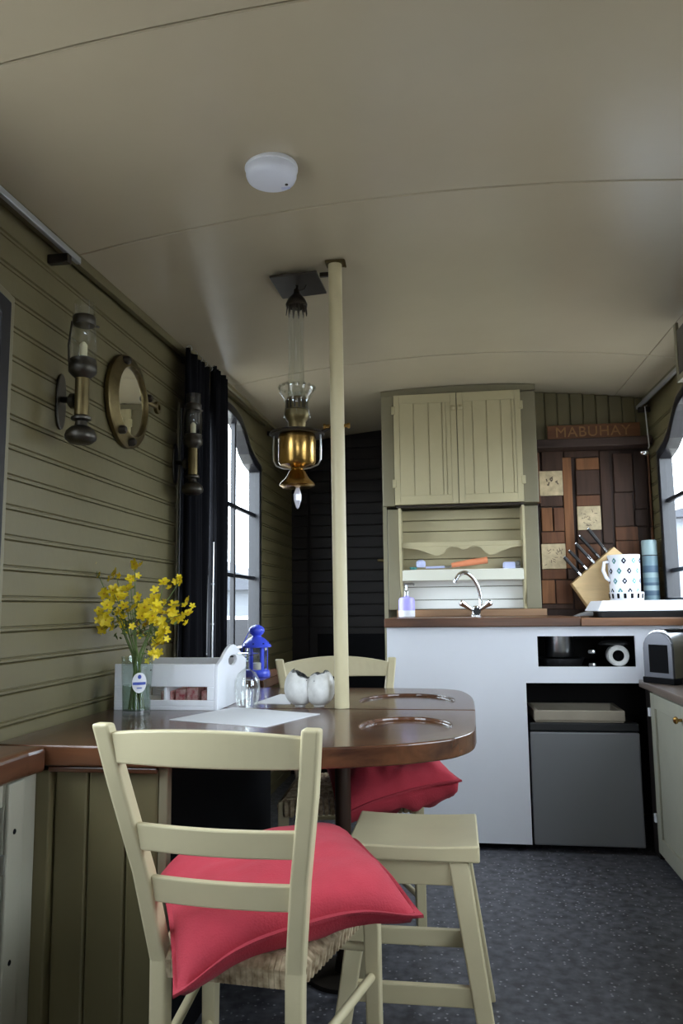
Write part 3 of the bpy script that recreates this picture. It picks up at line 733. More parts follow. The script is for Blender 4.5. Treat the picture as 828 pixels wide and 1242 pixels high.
def cushion(label, corners, thick, sag, seed, wr=.010, lift=.04):
    """corners: four world points A,B,C,D in order; pillow with pinched corners and a sewn flange"""
    A, B, C_, D = [Vector(c) for c in corners]
    t = thing('red_cushion', label, 'cushion', tuple((A + B + C_ + D) / 4 - Vector((0, 0, thick / 2))), group='red cushions on the chairs')
    cen = (A + B + C_ + D) / 4
    nrm = (B - A).cross(D - A).normalized()
    if nrm.z < 0: nrm = -nrm
    def base(u, v):
        uu, vv = 2 * u - 1, 2 * v - 1
        pu = .5 + .5 * uu * (1 - .085 * (1 - vv ** 2)); pv = .5 + .5 * vv * (1 - .085 * (1 - uu ** 2))
        p = A * (1 - pu) * (1 - pv) + B * pu * (1 - pv) + C_ * pu * pv + D * (1 - pu) * pv
        e = min(1., (1 - uu ** 2) + (1 - vv ** 2))
        return p + nrm * (sag * (1 - uu ** 2) * (1 - vv ** 2) + lift * (3 * e * e - 2 * e ** 3))
    def hgt(u, v, ex=.5):
        uu, vv = abs(2 * u - 1), abs(2 * v - 1)
        return ((1 - uu ** 2.4) * (1 - vv ** 2.4)) ** ex
    def surf(s):
        def fn(u, v):
            p = base(u, v); h = hgt(u, v, .5 if s > 0 else .3)
            edge = max(abs(2 * u - 1), abs(2 * v - 1))
            n1 = noise.noise(Vector((u * 4 + seed, v * 4, s))) * wr * 1.2 + noise.noise(Vector((u * 11, v * 11 + seed, s * 2))) * wr * .5
            pinch = abs(math.sin((u + v) * 26 + seed)) * .004 * (edge ** 6) * h
            return p + nrm * (s * (thick / 2 * h * (1 if s > 0 else 1.0) + pinch) + n1 * h)
        return fn
    g = G(); N = 34
    g.grid(surf(1), N, N); g.grid(surf(-1), N, N)
    bmesh.ops.remove_doubles(g.bm, verts=g.bm.verts, dist=.0006)
    g.make('cover', 'red_cloth', t, smooth=True, auto=75)
    loop = []
    for k in range(4 * 24):
        q = k / 24; e = int(q); f = q - e
        u, v = [(f, 0), (1, f), (1 - f, 1), (0, 1 - f)][e]
        loop.append((base(u, v) - cen, cen))
    g = G(); rows = []
    for d, c in loop:
        p = c + d; o = (d - nrm * d.dot(nrm)).normalized()
        rows.append(g.vs([p - o * .010 + nrm * .0045, p + o * .007 + nrm * .003, p + o * .007 - nrm * .003, p - o * .010 - nrm * .0045]))
    for i in range(len(rows)):
        a, b = rows[i], rows[(i + 1) % len(rows)]
        for k in range(4): g.face([a[k], b[k], b[(k + 1) % 4], a[(k + 1) % 4]])
    g.make('seam_flange', 'red_seam', t, smooth=True, auto=80)
    return t
cushion('red cushion on the foreground chair with one corner poking through its back', [(-.480, 1.315, .432), (-.080, 1.50, .505), (-.27, 1.90, .52), (-.675, 1.70, .48)], .125, -.004, 3.)
cushion('crumpled red cushion tucked under the table on the far chair', [(-.37, 2.40, .435), (.0, 2.44, .545), (-.09, 2.86, .53), (-.50, 2.88, .51)], .19, .0, 9., .030, .012)

# ---------------------------------------------------------------- stool
st = thing('wooden_stool', 'cream painted wooden stool with a dished rectangular seat', 'stool', (-.115, 2.095, 0))
def saddle(u, v):
    x = -.279 + .320 * u; y = 1.945 + .30 * v
    return (x, y, .500 - .014 * (1 - (2 * u - 1) ** 2) * (.35 + .65 * (1 - (2 * v - 1) ** 2)))
g = G(); g.grid(saddle, 24, 14)
rim = [g.bm.verts.new((saddle(u, v)[0], saddle(u, v)[1], .460)) for u, v in ((0, 0), (1, 0), (1, 1), (0, 1))]
g.bm.verts.ensure_lookup_table()
idx = lambda i, j: g.bm.verts[i * 15 + j]
g.face([idx(i, 0) for i in range(25)] + [rim[1], rim[0]]); g.face([idx(24, j) for j in range(15)] + [rim[2], rim[1]])
g.face([idx(24 - i, 14) for i in range(25)] + [rim[3], rim[2]]); g.face([idx(0, 14 - j) for j in range(15)] + [rim[0], rim[3]]); g.face(rim)
g.make('seat', 'cream_paint', st, smooth=True, auto=30, bevel=.005, seg=3)
tops = {(-1, -1): (-.232, 1.972), (1, -1): (-.010, 1.972), (1, 1): (-.010, 2.218), (-1, 1): (-.232, 2.218)}
bots = {(-1, -1): (-.305, 1.905), (1, -1): (.060, 1.905), (1, 1): (.060, 2.285), (-1, 1): (-.305, 2.285)}
def lp(k, z):
    f = 1 - z / .46; a, b = tops[k], bots[k]; return Vector((a[0] + (b[0] - a[0]) * f, a[1] + (b[1] - a[1]) * f, z))
for k in tops: G().bar(lp(k, 0), lp(k, .46), .038, .034, (0, 1, 0), .048, .038).make('leg', 'cream_paint', st, bevel=.004)
for a, b, z, nm in (((-1, -1), (1, -1), .43, 'apron'), ((-1, 1), (1, 1), .43, 'apron'), ((-1, -1), (-1, 1), .43, 'apron'), ((1, -1), (1, 1), .43, 'apron')):
    G().bar(lp(a, z), lp(b, z), .018, .055).make(nm, 'cream_paint', st, bevel=.003)
for a, b, z in (((-1, -1), (1, -1), .170), ((-1, 1), (1, 1), .165), ((-1, -1), (-1, 1), .20), ((1, -1), (1, 1), .20)):
    G().bar(lp(a, z), lp(b, z), .018, .045).make('stretcher', 'cream_paint', st, bevel=.003)

# ================================================================ ON THE TABLE
# vase with water
vx, vy = -.930, 2.185
va = thing('glass_vase', 'clear glass tumbler used as a vase, with an oval printed label', 'vase', (vx, vy, ZT))
G().lathe([(0, .004), (.036, .004), (.040, .0), (.0405, .004), (.041, .03), (.043, .10), (.0465, .168), (.0445, .168), (.041, .10), (.039, .014), (0, .012)], (vx, vy, ZT), 32).make('glass_body', 'vase_glass', va, smooth=True)
G().lathe([(0, .013), (.038, .014), (.0402, .085), (0, .086)], (vx, vy, ZT), 28).make('water', 'water_glass', va, smooth=True)
def on_cyl(c, r, ang, z, out): return Vector((c[0] + (r + out) * math.cos(ang), c[1] + (r + out) * math.sin(ang), z))
def cyl_patch(name, m, par, c, rf, a0, zz, w, h, out, shape='oval', th=.0006):
    g = G(); n = 26; ctr = g.bm.verts.new(on_cyl(c, rf(zz), a0, zz, out)); ringv = []
    for k in range(n):
        t = 2 * PI * k / n
        if shape == 'oval': du, dv = math.cos(t), math.sin(t)
        elif shape == 'diamond': s = abs(math.cos(t)) + abs(math.sin(t)); du, dv = math.cos(t) / s, math.sin(t) / s
        else: s = max(abs(math.cos(t)), abs(math.sin(t))); du, dv = math.cos(t) / s, math.sin(t) / s
        z = zz + dv * h / 2; ringv.append(g.bm.verts.new(on_cyl(c, rf(z), a0 + du * w / 2 / rf(z), z, out)))
    for k in range(n): g.face([ctr, ringv[k], ringv[(k + 1) % n]])
    return g.make(name, m, par, smooth=True)
rv = lambda z: .041 + (z - ZT) * .033
va0 = math.radians(-58)
lb = cyl_patch('label', 'paper', va, (vx, vy), rv, va0, ZT + .095, .042, .058, .0012)
cyl_patch('label_band', 'label_blue', lb, (vx, vy), rv, va0, ZT + .093, .036, .008, .002, 'rect')
cyl_patch('label_crest', 'label_blue', lb, (vx, vy), rv, va0, ZT + .112, .010, .012, .002)
cyl_patch('label_line', 'label_blue', lb, (vx, vy), rv, va0, ZT + .080, .014, .003, .002, 'rect')

# flower stems
def petal_me(g, c, n, r):
    n = n.normalized(); u = n.cross(Vector((0, 0, 1)))
    if u.length < .05: u = n.cross(Vector((1, 0, 0)))
    u.normalize(); w = n.cross(u); ph = rnd.random() * 6
    for k in range(5):
        a = ph + 2 * PI * k / 5; d = u * math.cos(a) + w * math.sin(a); e = n.cross(d)
        p = [c + n * .001, c + d * r * .5 + e * r * .34 + n * r * .16, c + d * r + e * r * .22 + n * r * .34, c + d * r * 1.02 - e * r * .22 + n * r * .34, c + d * r * .5 - e * r * .34 + n * r * .16]
        g.face(g.vs(p))
tips = [(115, 688), (127, 720), (140, 697), (164, 684), (158, 703), (130, 735), (120, 742), (124, 763), (150, 735), (150, 748), (168, 725), (175, 738), (165, 760),
        (187, 727), (190, 736), (197, 745), (185, 748), (178, 758), (199, 707), (219, 704), (211, 734), (213, 749), (228, 730), (229, 744), (200, 765), (192, 775), (196, 755), (186, 793), (147, 757), (137, 717),
        (155, 715), (143, 725), (180, 745), (205, 742), (172, 748), (128, 752), (192, 783), (160, 740)]
rnd.shuffle(tips)
nst = 13
for s in range(nst):
    t = thing('flower_stem', 'wiry green stem of small yellow flowers standing in the glass vase', 'flower', (vx, vy, ZT + .014), group='yellow flowers in the vase')
    mine = tips[s::nst]
    ang = 2 * PI * s / nst; foot = Vector((vx + .022 * math.cos(ang), vy + .022 * math.sin(ang), ZT + .016))
    ends = [at(px, py, 'y', vy + rnd.uniform(-.09, .08)) for px, py in mine]
    ends.sort(key=lambda p: -p.z)
    top = ends[0]
    mid = Vector((vx + (top.x - vx) * .12, vy + (top.y - vy) * .12, ZT + .175))
    knee = mid.lerp(top, .45) + Vector((rnd.uniform(-.01, .01), rnd.uniform(-.01, .01), .015))
    G().tube([foot, mid, knee, top], [.0022, .002, .0016, .001], 6).make('stem', 'stem_green', t, smooth=True)
    for k, e in enumerate(ends):
        if k:
            b0 = mid.lerp(knee, .55 + .4 * rnd.random())
            G().tube([b0, b0.lerp(e, .5) + Vector((0, 0, .012)), e], [.0014, .0012, .0009], 5).make('side_stem', 'stem_green' if k % 2 else 'stem_brown', t)
        nr = Vector((rnd.uniform(-.6, .6), rnd.uniform(-1, -.1), rnd.uniform(-.1, .9)))
        r = rnd.uniform(.016, .022)
        g = G(); petal_me(g, e, nr, r); petal_me(g, e + nr.normalized() * .003, nr, r * .72)
        b = g.make('blossom', 'flower_yellow', t)
        G().lathe([(0, .004), (.003, .002), (.0035, -.002), (0, -.003)], e + nr.normalized() * .004, 7).make('blossom_centre', 'flower_core', b, smooth=True)
        for q in range(2):
            a = e.lerp(mid, rnd.uniform(.25, .6)); d = Vector((rnd.uniform(-1, 1), rnd.uniform(-1, 1), rnd.uniform(-.2, 1))).normalized() * rnd.uniform(.015, .028); w = d.cross(Vector((.3, 1, .2))).normalized() * .004
            g = G(); g.face(g.vs([a, a + d * .5 + w, a + d, a + d * .5 - w])); g.make('leaf', 'stem_green', t)
        for _q in range(2):
            c = e + Vector((rnd.uniform(-.025, .025), rnd.uniform(-.02, .02), rnd.uniform(-.03, .012)))
            g = G(); petal_me(g, c, Vector((rnd.uniform(-1, 1), -1, rnd.uniform(0, 1))), rnd.uniform(.010, .015)); g.make('blossom', 'flower_yellow', t)

# white caddy
cd = thing('white_caddy', 'white wooden table caddy with arched ends and an open slot', 'caddy', (-.9, 2.45, ZT))
c0, c1, d0, d1_ = -1.058, -.715, 2.285, 2.60
def end_board(x0, x1, nm):
    o = [(d0, ZT)]; n = 14
    o.append((d0, ZT + .135))
    for k in range(n + 1):
        u = -1 + 2 * k / n; o.append(((d0 + d1_) / 2 + u * (d1_ - d0) * .36, ZT + .150 + .040 * math.cos(u * PI / 2)))
    o += [(d1_, ZT + .135), (d1_, ZT)]
    e = G().prism(o, 'x', x0, x1).make(nm, 'white_paint', cd)
    hh = [((d0 + d1_) / 2 - .95 * 0 + .045 * math.cos(2 * PI * k / 20) * (1.1), ZT + .140 + .016 * math.sin(2 * PI * k / 20)) for k in range(20)]
    L = PM[cd.name].inverted()
    c = G().prism([(a, b) for a, b in hh], 'x', x0 - .02, x1 + .02).make('cutter', 'white_paint')
    e.matrix_world = PM[cd.name]; bpy.context.view_layer.update()
    bool_cut(e, c); md = e.modifiers.new('bevel', 'BEVEL'); md.width = .002; md.limit_method = 'ANGLE'
    return e
end_board(c0, c0 + .012, 'end_board'); end_board(c1 - .012, c1, 'end_board')
bx('bottom_board', 'white_paint', cd, c0 + .012, c1 - .012, d0, d1_, ZT, ZT + .012)
for y0, y1 in ((d0, d0 + .011), (d1_ - .011, d1_)):
    bx('side_rail', 'white_paint', cd, c0 + .012, c1 - .012, y0, y1, ZT + .070, ZT + .138)
    bx('side_rail', 'white_paint', cd, c0 + .012, c1 - .012, y0, y1, ZT + .012, ZT + .030)
    bx('side_block', 'white_paint', cd, c0 + .012, c0 + .125, y0, y1, ZT + .030, ZT + .070)
    bx('side_block', 'white_paint', cd, c1 - .035, c1 - .012, y0, y1, ZT + .030, ZT + .070)
bx('divider', 'white_paint', cd, (c0 + c1) / 2 - .004, (c0 + c1) / 2 + .004, d0 + .011, d1_ - .011, ZT + .012, ZT + .12)
G().lathe([(0, -.001), (.003, -.001), (.003, 0)], (c0 + .13, d0, ZT + .12), 8, 'y').make('peg_hole', 'dark_bronze', cd)
for k in range(4):
    o = bx('napkin_packet', 'napkin_red', None, c0 + .145 + k * .042, c0 + .181 + k * .042, 2.33 + .012 * (k % 2), 2.47, ZT + .013, ZT + .052 + .006 * (k % 3), .004)
    tag(o, 'red and white patterned packet inside the white caddy', 'packet', 'packets in the white caddy')

# inverted wine glass
gx, gy = -.652, 2.385
wg = thing('wine_glass', 'clear wine glass standing upside down beside the white caddy', 'glass', (gx, gy, ZT))
G().lathe([(.030, .0), (.0365, .025), (.0405, .055), (.0385, .082), (.028, .102), (.012, .114), (.006, .118)], (gx, gy, ZT + .001), 28).make('bowl', 'lamp_glass', wg, smooth=True)
G().lathe([(.006, .118), (.0045, .128), (.0045, .148), (.007, .154)], (gx, gy, ZT + .001), 16).make('stem', 'vase_glass', wg, smooth=True)
G().lathe([(.007, .154), (.020, .157), (.036, .161), (.037, .163), (.020, .1625), (0, .163)], (gx, gy, ZT + .001), 28).make('foot', 'vase_glass', wg, smooth=True)

# papers
def sheet(px, label):
    p = [at(*q, 'z', ZT + .001) for q in px]
    o = G().prism([(v.x, v.y) for v in p], 'z', ZT + .0004, ZT + .0018).make('paper_sheet', 'paper'); tag(o, label, 'paper', 'papers on the table'); return o
sheet([(205, 873), (283, 858), (388, 866), (322, 882)], 'large white sheet lying flat in front of the caddy')
sheet([(308, 853), (340, 842), (356, 843), (352, 854)], 'small white sheet behind the wine glass')

# two-egg candle holder
ex, ey = -.456, 2.40
eg = thing('egg_candle_holder', 'white speckled double egg candle holder with broken open tops', 'candle holder', (ex, ey, ZT))
for s in (-1, 1):
    cxx = ex + s * .030; g = G(); n, m = 28, 14; H = .112
    def shell(rin):
        def fn(u, v):
            a = 2 * PI * u; jag = .014 * math.sin(a * 4 + s) + .010 * math.sin(a * 7 + 2 * s) + (.075 if s < 0 else .03) * math.cos(a - (0 if s < 0 else PI))
            vv = v * (.90 - jag * 2.2)
            th = PI * (.06 + .80 * vv); r = .0455 * math.sin(th) ** .85 * (1 - .10 * math.cos(th) * -1) - rin
            return (cxx + r * math.cos(a) + s * .008 * (v), ey + r * math.sin(a), ZT + .003 + rin + H * (.5 - .5 * math.cos(th)))
        return fn
    G().grid(shell(0), n, m, True).make('egg_shell', 'egg_white', eg, smooth=True, auto=80)
    G().grid(shell(.003), n, m, True).make('egg_inside', 'egg_dark', eg, smooth=True, auto=80)
    G().lathe([(0, .001), (.016, .001), (.020, .012)], (cxx, ey, ZT), 18).make('egg_base', 'egg_white', eg, smooth=True)
g = G()
for k in range(9):
    a = rnd.uniform(-2.6, -.5); s = rnd.choice((-1, 1)); r = .043; z = rnd.uniform(.03, .085)
    g.lathe([(0, -.002), (.002, 0), (0, .002)], (ex + s * .033 + r * math.cos(a) * .93, ey + r * math.sin(a) * .97, ZT + z), 6)
g.make('speckles', 'egg_dark', eg)
# small wooden side shelf behind the table with the blue lantern
sh = thing('wall_shelf', 'dark wooden shelf along the wall behind the table', 'shelf', (-.92, 3.3, .74))
G().box(XL + .014, -.765, 3.05, 3.62, .745, .785).make('shelf_board', 'table_wood', sh, bevel=.006)
for y in (3.12, 3.54): G().prism([(XL + .014, .745), (-.80, .745), (XL + .014, .55)], 'y', y - .012, y + .012).make('shelf_bracket', 'leg_dark', sh)
lx, ly = -.842, 3.23; ZS = .785
ln = thing('blue_lantern', 'bright blue metal candle lantern with a domed lid', 'lantern', (lx, ly, ZS))
def hexr(r0, z0, r1, z1, seg=6): return G().lathe([(0, z0), (r0, z0), (r1, z1), (0, z1)], (lx, ly, ZS), seg)
G().lathe([(0, 0), (.056, 0), (.058, .006), (.056, .022), (.050, .028), (0, .028)], (lx, ly, ZS), 24).make('base', 'lantern_blue', ln, smooth=True)
for k in range(6):
    a = 2 * PI * k / 6 + .3; p = Vector((lx + .046 * math.cos(a), ly + .046 * math.sin(a), ZS + .026))
    G().bar(p, p + Vector((0, 0, .098)), .012, .004, (math.cos(a), math.sin(a), 0)).make('frame_bar', 'lantern_blue', ln)
G().lathe([(.043, .028), (.043, .122)], (lx, ly, ZS), 6).make('glass_panel', 'lamp_glass', ln)
G().lathe([(.050, .120), (.062, .122), (.063, .127), (.052, .142), (.034, .158), (.020, .166), (.018, .172)], (lx, ly, ZS), 28).make('lid', 'lantern_blue', ln, smooth=True)
G().lathe([(.018, .170), (.030, .180), (.034, .190), (.032, .200), (.022, .210), (.008, .215), (0, .216)], (lx, ly, ZS), 24).make('dome', 'lantern_blue', ln, smooth=True)
for k in range(8):
    a = 2 * PI * k / 8; G().lathe([(0, .004), (.004, .002), (.004, 0)], (lx + .056 * math.cos(a), ly + .056 * math.sin(a), ZS + .136), 8).make('vent_hole', 'black_matte', ln)
G().lathe([(0, .028), (.020, .028), (.020, .055), (0, .056)], (lx, ly, ZS), 18).make('candle', 'candle_wax', ln, smooth=True)
G().tube([(lx - .034, ly, ZS + .185), (lx - .055, ly - .03, ZS + .13), (lx - .05, ly - .05, ZS + .10)], .0018, 6).make('wire_handle', 'lantern_blue', ln)

# ================================================================ KITCHEN
YC = 3.60; ZW = 1.017
kc = thing('kitchen_counter', 'white painted kitchen counter front with a slot and fridge opening', 'counter', (.24, YC, 0))
g = G(); F = lambda x0, x1, z0, z1: g.box(x0, x1, YC, YC + .018, z0, z1)
F(-.318, .305, .03, .975); F(.305, .362, .725, .975); F(.362, .785, .932, .975); F(.362, .785, .725, .796); F(.785, 1.045, .725, .975)
g.make('front_panel', 'white_paint', kc)
bx('side_panel', 'white_paint', kc, -.318, -.30, YC + .018, 4.22, .03, .975)
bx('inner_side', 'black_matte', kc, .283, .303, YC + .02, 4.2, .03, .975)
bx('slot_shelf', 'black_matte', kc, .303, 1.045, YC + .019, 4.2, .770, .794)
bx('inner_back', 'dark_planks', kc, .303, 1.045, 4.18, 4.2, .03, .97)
bx('plinth', 'black_matte', kc, -.30, .283, YC + .04, YC + .06, 0, .03, 0)
w1 = bx('worktop', 'worktop_wood', None, -.327, .552, YC - .022, 4.222, .976, ZW, .004); tag(w1, 'dark stained wooden worktop behind the tap', 'worktop')
w2 = bx('worktop', 'worktop_light', None, .554, 1.045, YC - .030, 4.222, .976, 1.012, .004); tag(w2, 'lighter wooden worktop under the hob', 'worktop')
up = bx('worktop_upstand', 'upstand_wood', None, -.30, .46, 4.035, 4.05, ZW, ZW + .037, .003); tag(up, 'pale wooden upstand strip along the back of the worktop', 'upstand')

# fridge
fr = thing('mini_fridge', 'small dark grey fridge with a black top under the counter', 'fridge', (.55, YC, 0))
bx('cabinet', 'rubber', fr, .318, .778, YC + .05, 4.12, .02, .548, .004)
bx('door', 'fridge_grey', fr, .314, .781, YC - .004, YC + .045, .03, .512, .006)
bx('top_trim', 'rubber', fr, .314, .781, YC - .002, YC + .05, .516, .552, .005)
for x in (.34, .75):
    for y in (3.68, 4.08): G().lathe([(0, 0), (.015, 0), (.015, .02), (0, .02)], (x, y, 0), 12).make('foot', 'rubber', fr)
ty = thing('baking_tray', 'shallow beige tray lying on top of the fridge', 'tray', (.53, 3.75, .553))
g = G(); g.ring([(.335, YC + .0), (.725, YC), (.735, 3.9), (.325, 3.9)], [(.355, YC + .02), (.705, YC + .02), (.715, 3.88), (.345, 3.88)], 'z', .560, .605); g.make('rim', 'tray_beige', ty, bevel=.004)
bx('tray_base', 'tray_beige', ty, .34, .72, YC + .005, 3.895, .553, .563, .002)
# things in the slot
pt = thing('saucepan', 'steel saucepan in the counter slot', 'saucepan', (.47, 3.72, .795))
G().lathe([(0, .002), (.058, .002), (.062, .008), (.062, .105), (.065, .108), (.060, .108), (.058, .012), (0, .010)], (.475, 3.74, .795), 32).make('pan_body', 'steel', pt, smooth=True)
G().tube([(.535, 3.73, .885), (.60, 3.70, .892), (.66, 3.67, .892)], [.007, .009, .010], 10).make('handle', 'rubber', pt, smooth=True)
G().lathe([(.063, .106), (.064, .112), (.03, .122), (0, .124)], (.475, 3.74, .795), 32).make('lid', 'steel', pt, smooth=True)
fp = thing('frying_pan', 'black frying pan lying under the saucepan in the slot', 'frying pan', (.47, 3.72, .795))
for o in [pt] + list(pt.children): pass
pt.location.z += .036
G().lathe([(0, 0), (.095, 0), (.110, .034), (.106, .034), (.092, .004), (0, .004)], (.475, 3.735, .795), 36).make('pan_body', 'rubber', fp, smooth=True)
ms = thing('enamel_mug', 'white enamel saucepan on its side with a dark inside in the slot', 'saucepan', (.70, 3.68, .795))
G().lathe([(.043, 0), (.045, -.003), (.047, .0), (.044, .07), (.036, .08), (0, .08)], (.715, 3.625, .843), 28, 'y').make('pan_body', 'egg_white', ms, smooth=True)
G().lathe([(.025, .004), (.042, .0), (.043, .01)], (.715, 3.622, .843), 28, 'y').make('pan_rim', 'egg_white', ms, smooth=True)
G().lathe([(0, .03), (.026, .03), (.026, .004)], (.715, 3.622, .843), 24, 'y').make('pan_inside', 'black_matte', ms, smooth=True)
ld = G().lathe([(0, .0), (.062, .0), (.068, -.004), (.068, .002), (.055, .010), (.02, .016), (0, .017)], (.712, 3.692, .894), 32).make('pan_lid', 'rubber', smooth=True); tag(ld, 'dark round pan lid above the enamel saucepan', 'pan lid')
for z in (.845, .893):
    o = G().lathe([(0, .0), (.014, .0), (.017, .006), (.014, .014), (0, .016)], (.603, 3.64, z - .05 if z < .86 else z - .04), 18).make('knob_cap', 'steel', smooth=True)
    tag(o, 'small round steel cap between the pans in the slot, %s of the pair' % ('lower' if z < .86 else 'upper'), 'cap')
    o.location.z = 0

# wall cupboard with splashback unit
YU = 4.065
wc = thing('wall_cupboard', 'cream two door wall cupboard in an olive frame above the sink', 'cupboard', (.03, YU, 1.60))
bx('side_frame', 'unit_olive', wc, -.366, -.302, YU, YU + .03, 1.605, 2.215, .003)
bx('side_frame', 'unit_olive', wc, .371, .448, YU, YU + .03, 1.605, 2.20, .003)
n = 14; g = G()
P = [(-.37 + .82 * k / n) for k in range(n + 1)]
g.prism([(P[0], 2.205), (P[-1], 2.205)] + [(x, zc(x, YU) - .004) for x in P[::-1]], 'y', YU - .006, YU + .03); g.make('head_frame', 'unit_olive', wc)
bx('carcass', 'unit_olive', wc, -.348, .446, YU + .03, YB - .001, 1.605, 2.19, 0)
bx('bottom_edge', 'dark_bronze', wc, -.295, .37, YU + .004, YU + .03, 1.594, 1.606, .002)
bx('top_rail', 'unit_olive', wc, -.302, .371, YU + .012, YU + .03, 2.18, 2.206, 0)
for xa, xb, gx_, kx, hx in ((-.300, .034, (-.193, -.114, -.042, -.022), .016, -.302), (.038, .370, (.118, .192, .266, .322), .056, .372)):
    d = bx('door', 'cabinet_cream', wc, xa, xb, YU - .016, YU + .002, 1.608, 2.205, .003)
    edges = [xa + .03] + list(gx_) + [xb - .03]
    for q in gx_:
        L = PM[wc.name].inverted()
    # raised strips leave the narrow grooves
    for a, b in zip(edges, edges[1:]):
        if b - a > .012: bx('panel_board', 'cabinet_cream', d, a + .0022, b - .0022, YU - .021, YU - .015, 1.655, 2.155, .0015)
    bx('stile', 'cabinet_cream', d, xa, xa + .03, YU - .021, YU - .015, 1.608, 2.205, .0015); bx('stile', 'cabinet_cream', d, xb - .03, xb, YU - .021, YU - .015, 1.608, 2.205, .0015)
    bx('cross_rail', 'cabinet_cream', d, xa + .03, xb - .03, YU - .021, YU - .015, 2.155, 2.205, .0015); bx('cross_rail', 'cabinet_cream', d, xa + .03, xb - .03, YU - .021, YU - .015, 1.608, 1.655, .0015)
    G().lathe([(.006, 0), (.006, -.012), (.013, -.016), (.014, -.022), (.008, -.027), (0, -.028)], (kx, YU - .02, 2.118), 16, 'y').make('knob', 'cabinet_cream', d, smooth=True)
    for z in (1.70, 2.10): bx('hinge', 'cabinet_cream', d, hx - .010, hx + .010, YU - .024, YU - .012, z, z + .045, .003)
sp = thing('splashback_shelf', 'cream boarded splashback with a scalloped plate shelf behind the tap', 'splashback', (.03, 4.2, ZW))
z = 1.055; zz = [1.055, 1.105, 1.175, 1.25, 1.325, 1.40, 1.475, 1.535, 1.592]
for a, b in zip(zz, zz[1:]): bx('splash_board', 'splash_white' if b < 1.26 else 'cabinet_cream', sp, -.285, .37, 4.185, 4.20, a + .0015, b - .0015, .004)
for s, xa, xb in ((-1, -.348, -.285), (1, .37, .443)):
    bx('side_stile', 'unit_olive', sp, xa, xb, 4.10, 4.20, ZW + .037, 1.592, .003)
def bracket(x0, x1):
    return G().prism([(4.185, 1.592), (4.06, 1.592), (4.062, 1.45), (4.075, 1.30), (4.10, 1.17), (4.115, 1.08), (4.10, ZW + .038), (4.185, ZW + .038)], 'x', x0, x1)
bracket(-.285, -.272).make('side_bracket', 'cabinet_cream', sp, bevel=.002); bracket(.357, .37).make('side_bracket', 'cabinet_cream', sp, bevel=.002)
bx('shelf', 'splash_white', sp, -.272, .357, 4.10, 4.185, 1.250, 1.264, .002)
bx('shelf_lip', 'lip_white', sp, -.272, .357, 4.085, 4.10, 1.205, 1.262, .003)
bx('shelf_rail', 'cabinet_cream', sp, -.272, .357, 4.085, 4.10, 1.385, 1.41, .002)
vp_ = [(-.272, 1.388), (.357, 1.388), (.357, 1.380), (.30, 1.372), (.24, 1.352), (.21, 1.338), (.185, 1.336), (.16, 1.352), (.145, 1.372), (.12, 1.383), (.09, 1.380), (.065, 1.368), (.045, 1.366), (.02, 1.380), (-.01, 1.384), (-.035, 1.374), (-.05, 1.352), (-.075, 1.337), (-.10, 1.338), (-.13, 1.350), (-.19, 1.372), (-.272, 1.382)]
G().prism(vp_, 'y', 4.086, 4.099).make('scalloped_valance', 'cabinet_cream', sp)
# brush on the shelf
br = thing('dish_brush', 'dish brush with pale blue bristle head and orange handle on the shelf', 'brush', (0, 4.14, 1.265))
G().tube([(-.05, 4.118, 1.277), (.03, 4.118, 1.281)], .005, 8).make('shaft', 'steel', br)
G().tube([(-.15, 4.118, 1.277), (-.05, 4.118, 1.278)], .006, 8).make('neck', 'pale_blue', br)
G().lathe([(0, 0), (.022, 0), (.026, .012), (.024, .030), (.012, .040), (0, .041)], (-.175, 4.118, 1.278), 16).make('head', 'pale_blue', br, smooth=True)
G().lathe([(0, 0), (.018, .002), (.021, .014), (0, .016)], (-.215, 4.118, 1.265), 14).make('bristles', 'teal', br, smooth=True)
G().tube([(-.013, 4.118, 1.286), (.08, 4.118, 1.299), (.175, 4.118, 1.311)], [.013, .017, .018], 10).make('handle', 'orange_plastic', br, smooth=True)
cl = thing('scourer', 'grey lilac scourer with a dark end at the right of the shelf', 'scourer', (.31, 4.14, 1.265))
G().box(.255, .318, 4.104, 4.155, 1.253, 1.299).make('pad', 'pale_blue', cl, bevel=.008); G().box(.318, .345, 4.104, 4.155, 1.265, 1.303).make('end', 'egg_dark', cl, bevel=.008)
# tap
tx, tyy = .103, 3.985
tp = thing('mixer_tap', 'chrome mixer tap with a swan neck and two handles', 'tap', (tx, tyy, ZW))
G().lathe([(0, 0), (.028, 0), (.028, .008), (.022, .014), (.020, .045), (.014, .055), (0, .056)], (tx, tyy, ZW), 24).make('body', 'chrome', tp, smooth=True)
G().lathe([(0, 0), (.019, 0), (.019, .016), (0, .018)], (tx + .004, tyy - .045, ZW + .027), 18, 'y').make('front_cap', 'rubber', tp, smooth=True)
pts = [(tx + .022, tyy, ZW + .05), (tx + .024, tyy, ZW + .10), (tx + .012, tyy - .01, ZW + .155), (tx - .015, tyy - .02, ZW + .20), (tx - .048, tyy - .03, ZW + .222), (tx - .078, tyy - .04, ZW + .212), (tx - .096, tyy - .045, ZW + .185), (tx - .100, tyy - .045, ZW + .172)]
fine = []
for i in range(len(pts) - 1):
    p0, p1, p2, p3 = [Vector(pts[max(0, min(len(pts) - 1, i + q))]) for q in (-1, 0, 1, 2)]
    for k in range(5):
        t_ = k / 5; fine.append(.5 * ((2 * p1) + (p2 - p0) * t_ + (2 * p0 - 5 * p1 + 4 * p2 - p3) * t_ ** 2 + (3 * p1 - p0 - 3 * p2 + p3) * t_ ** 3))
fine.append(Vector(pts[-1]))
G().tube(fine, .0105, 12).make('spout', 'chrome', tp, smooth=True)
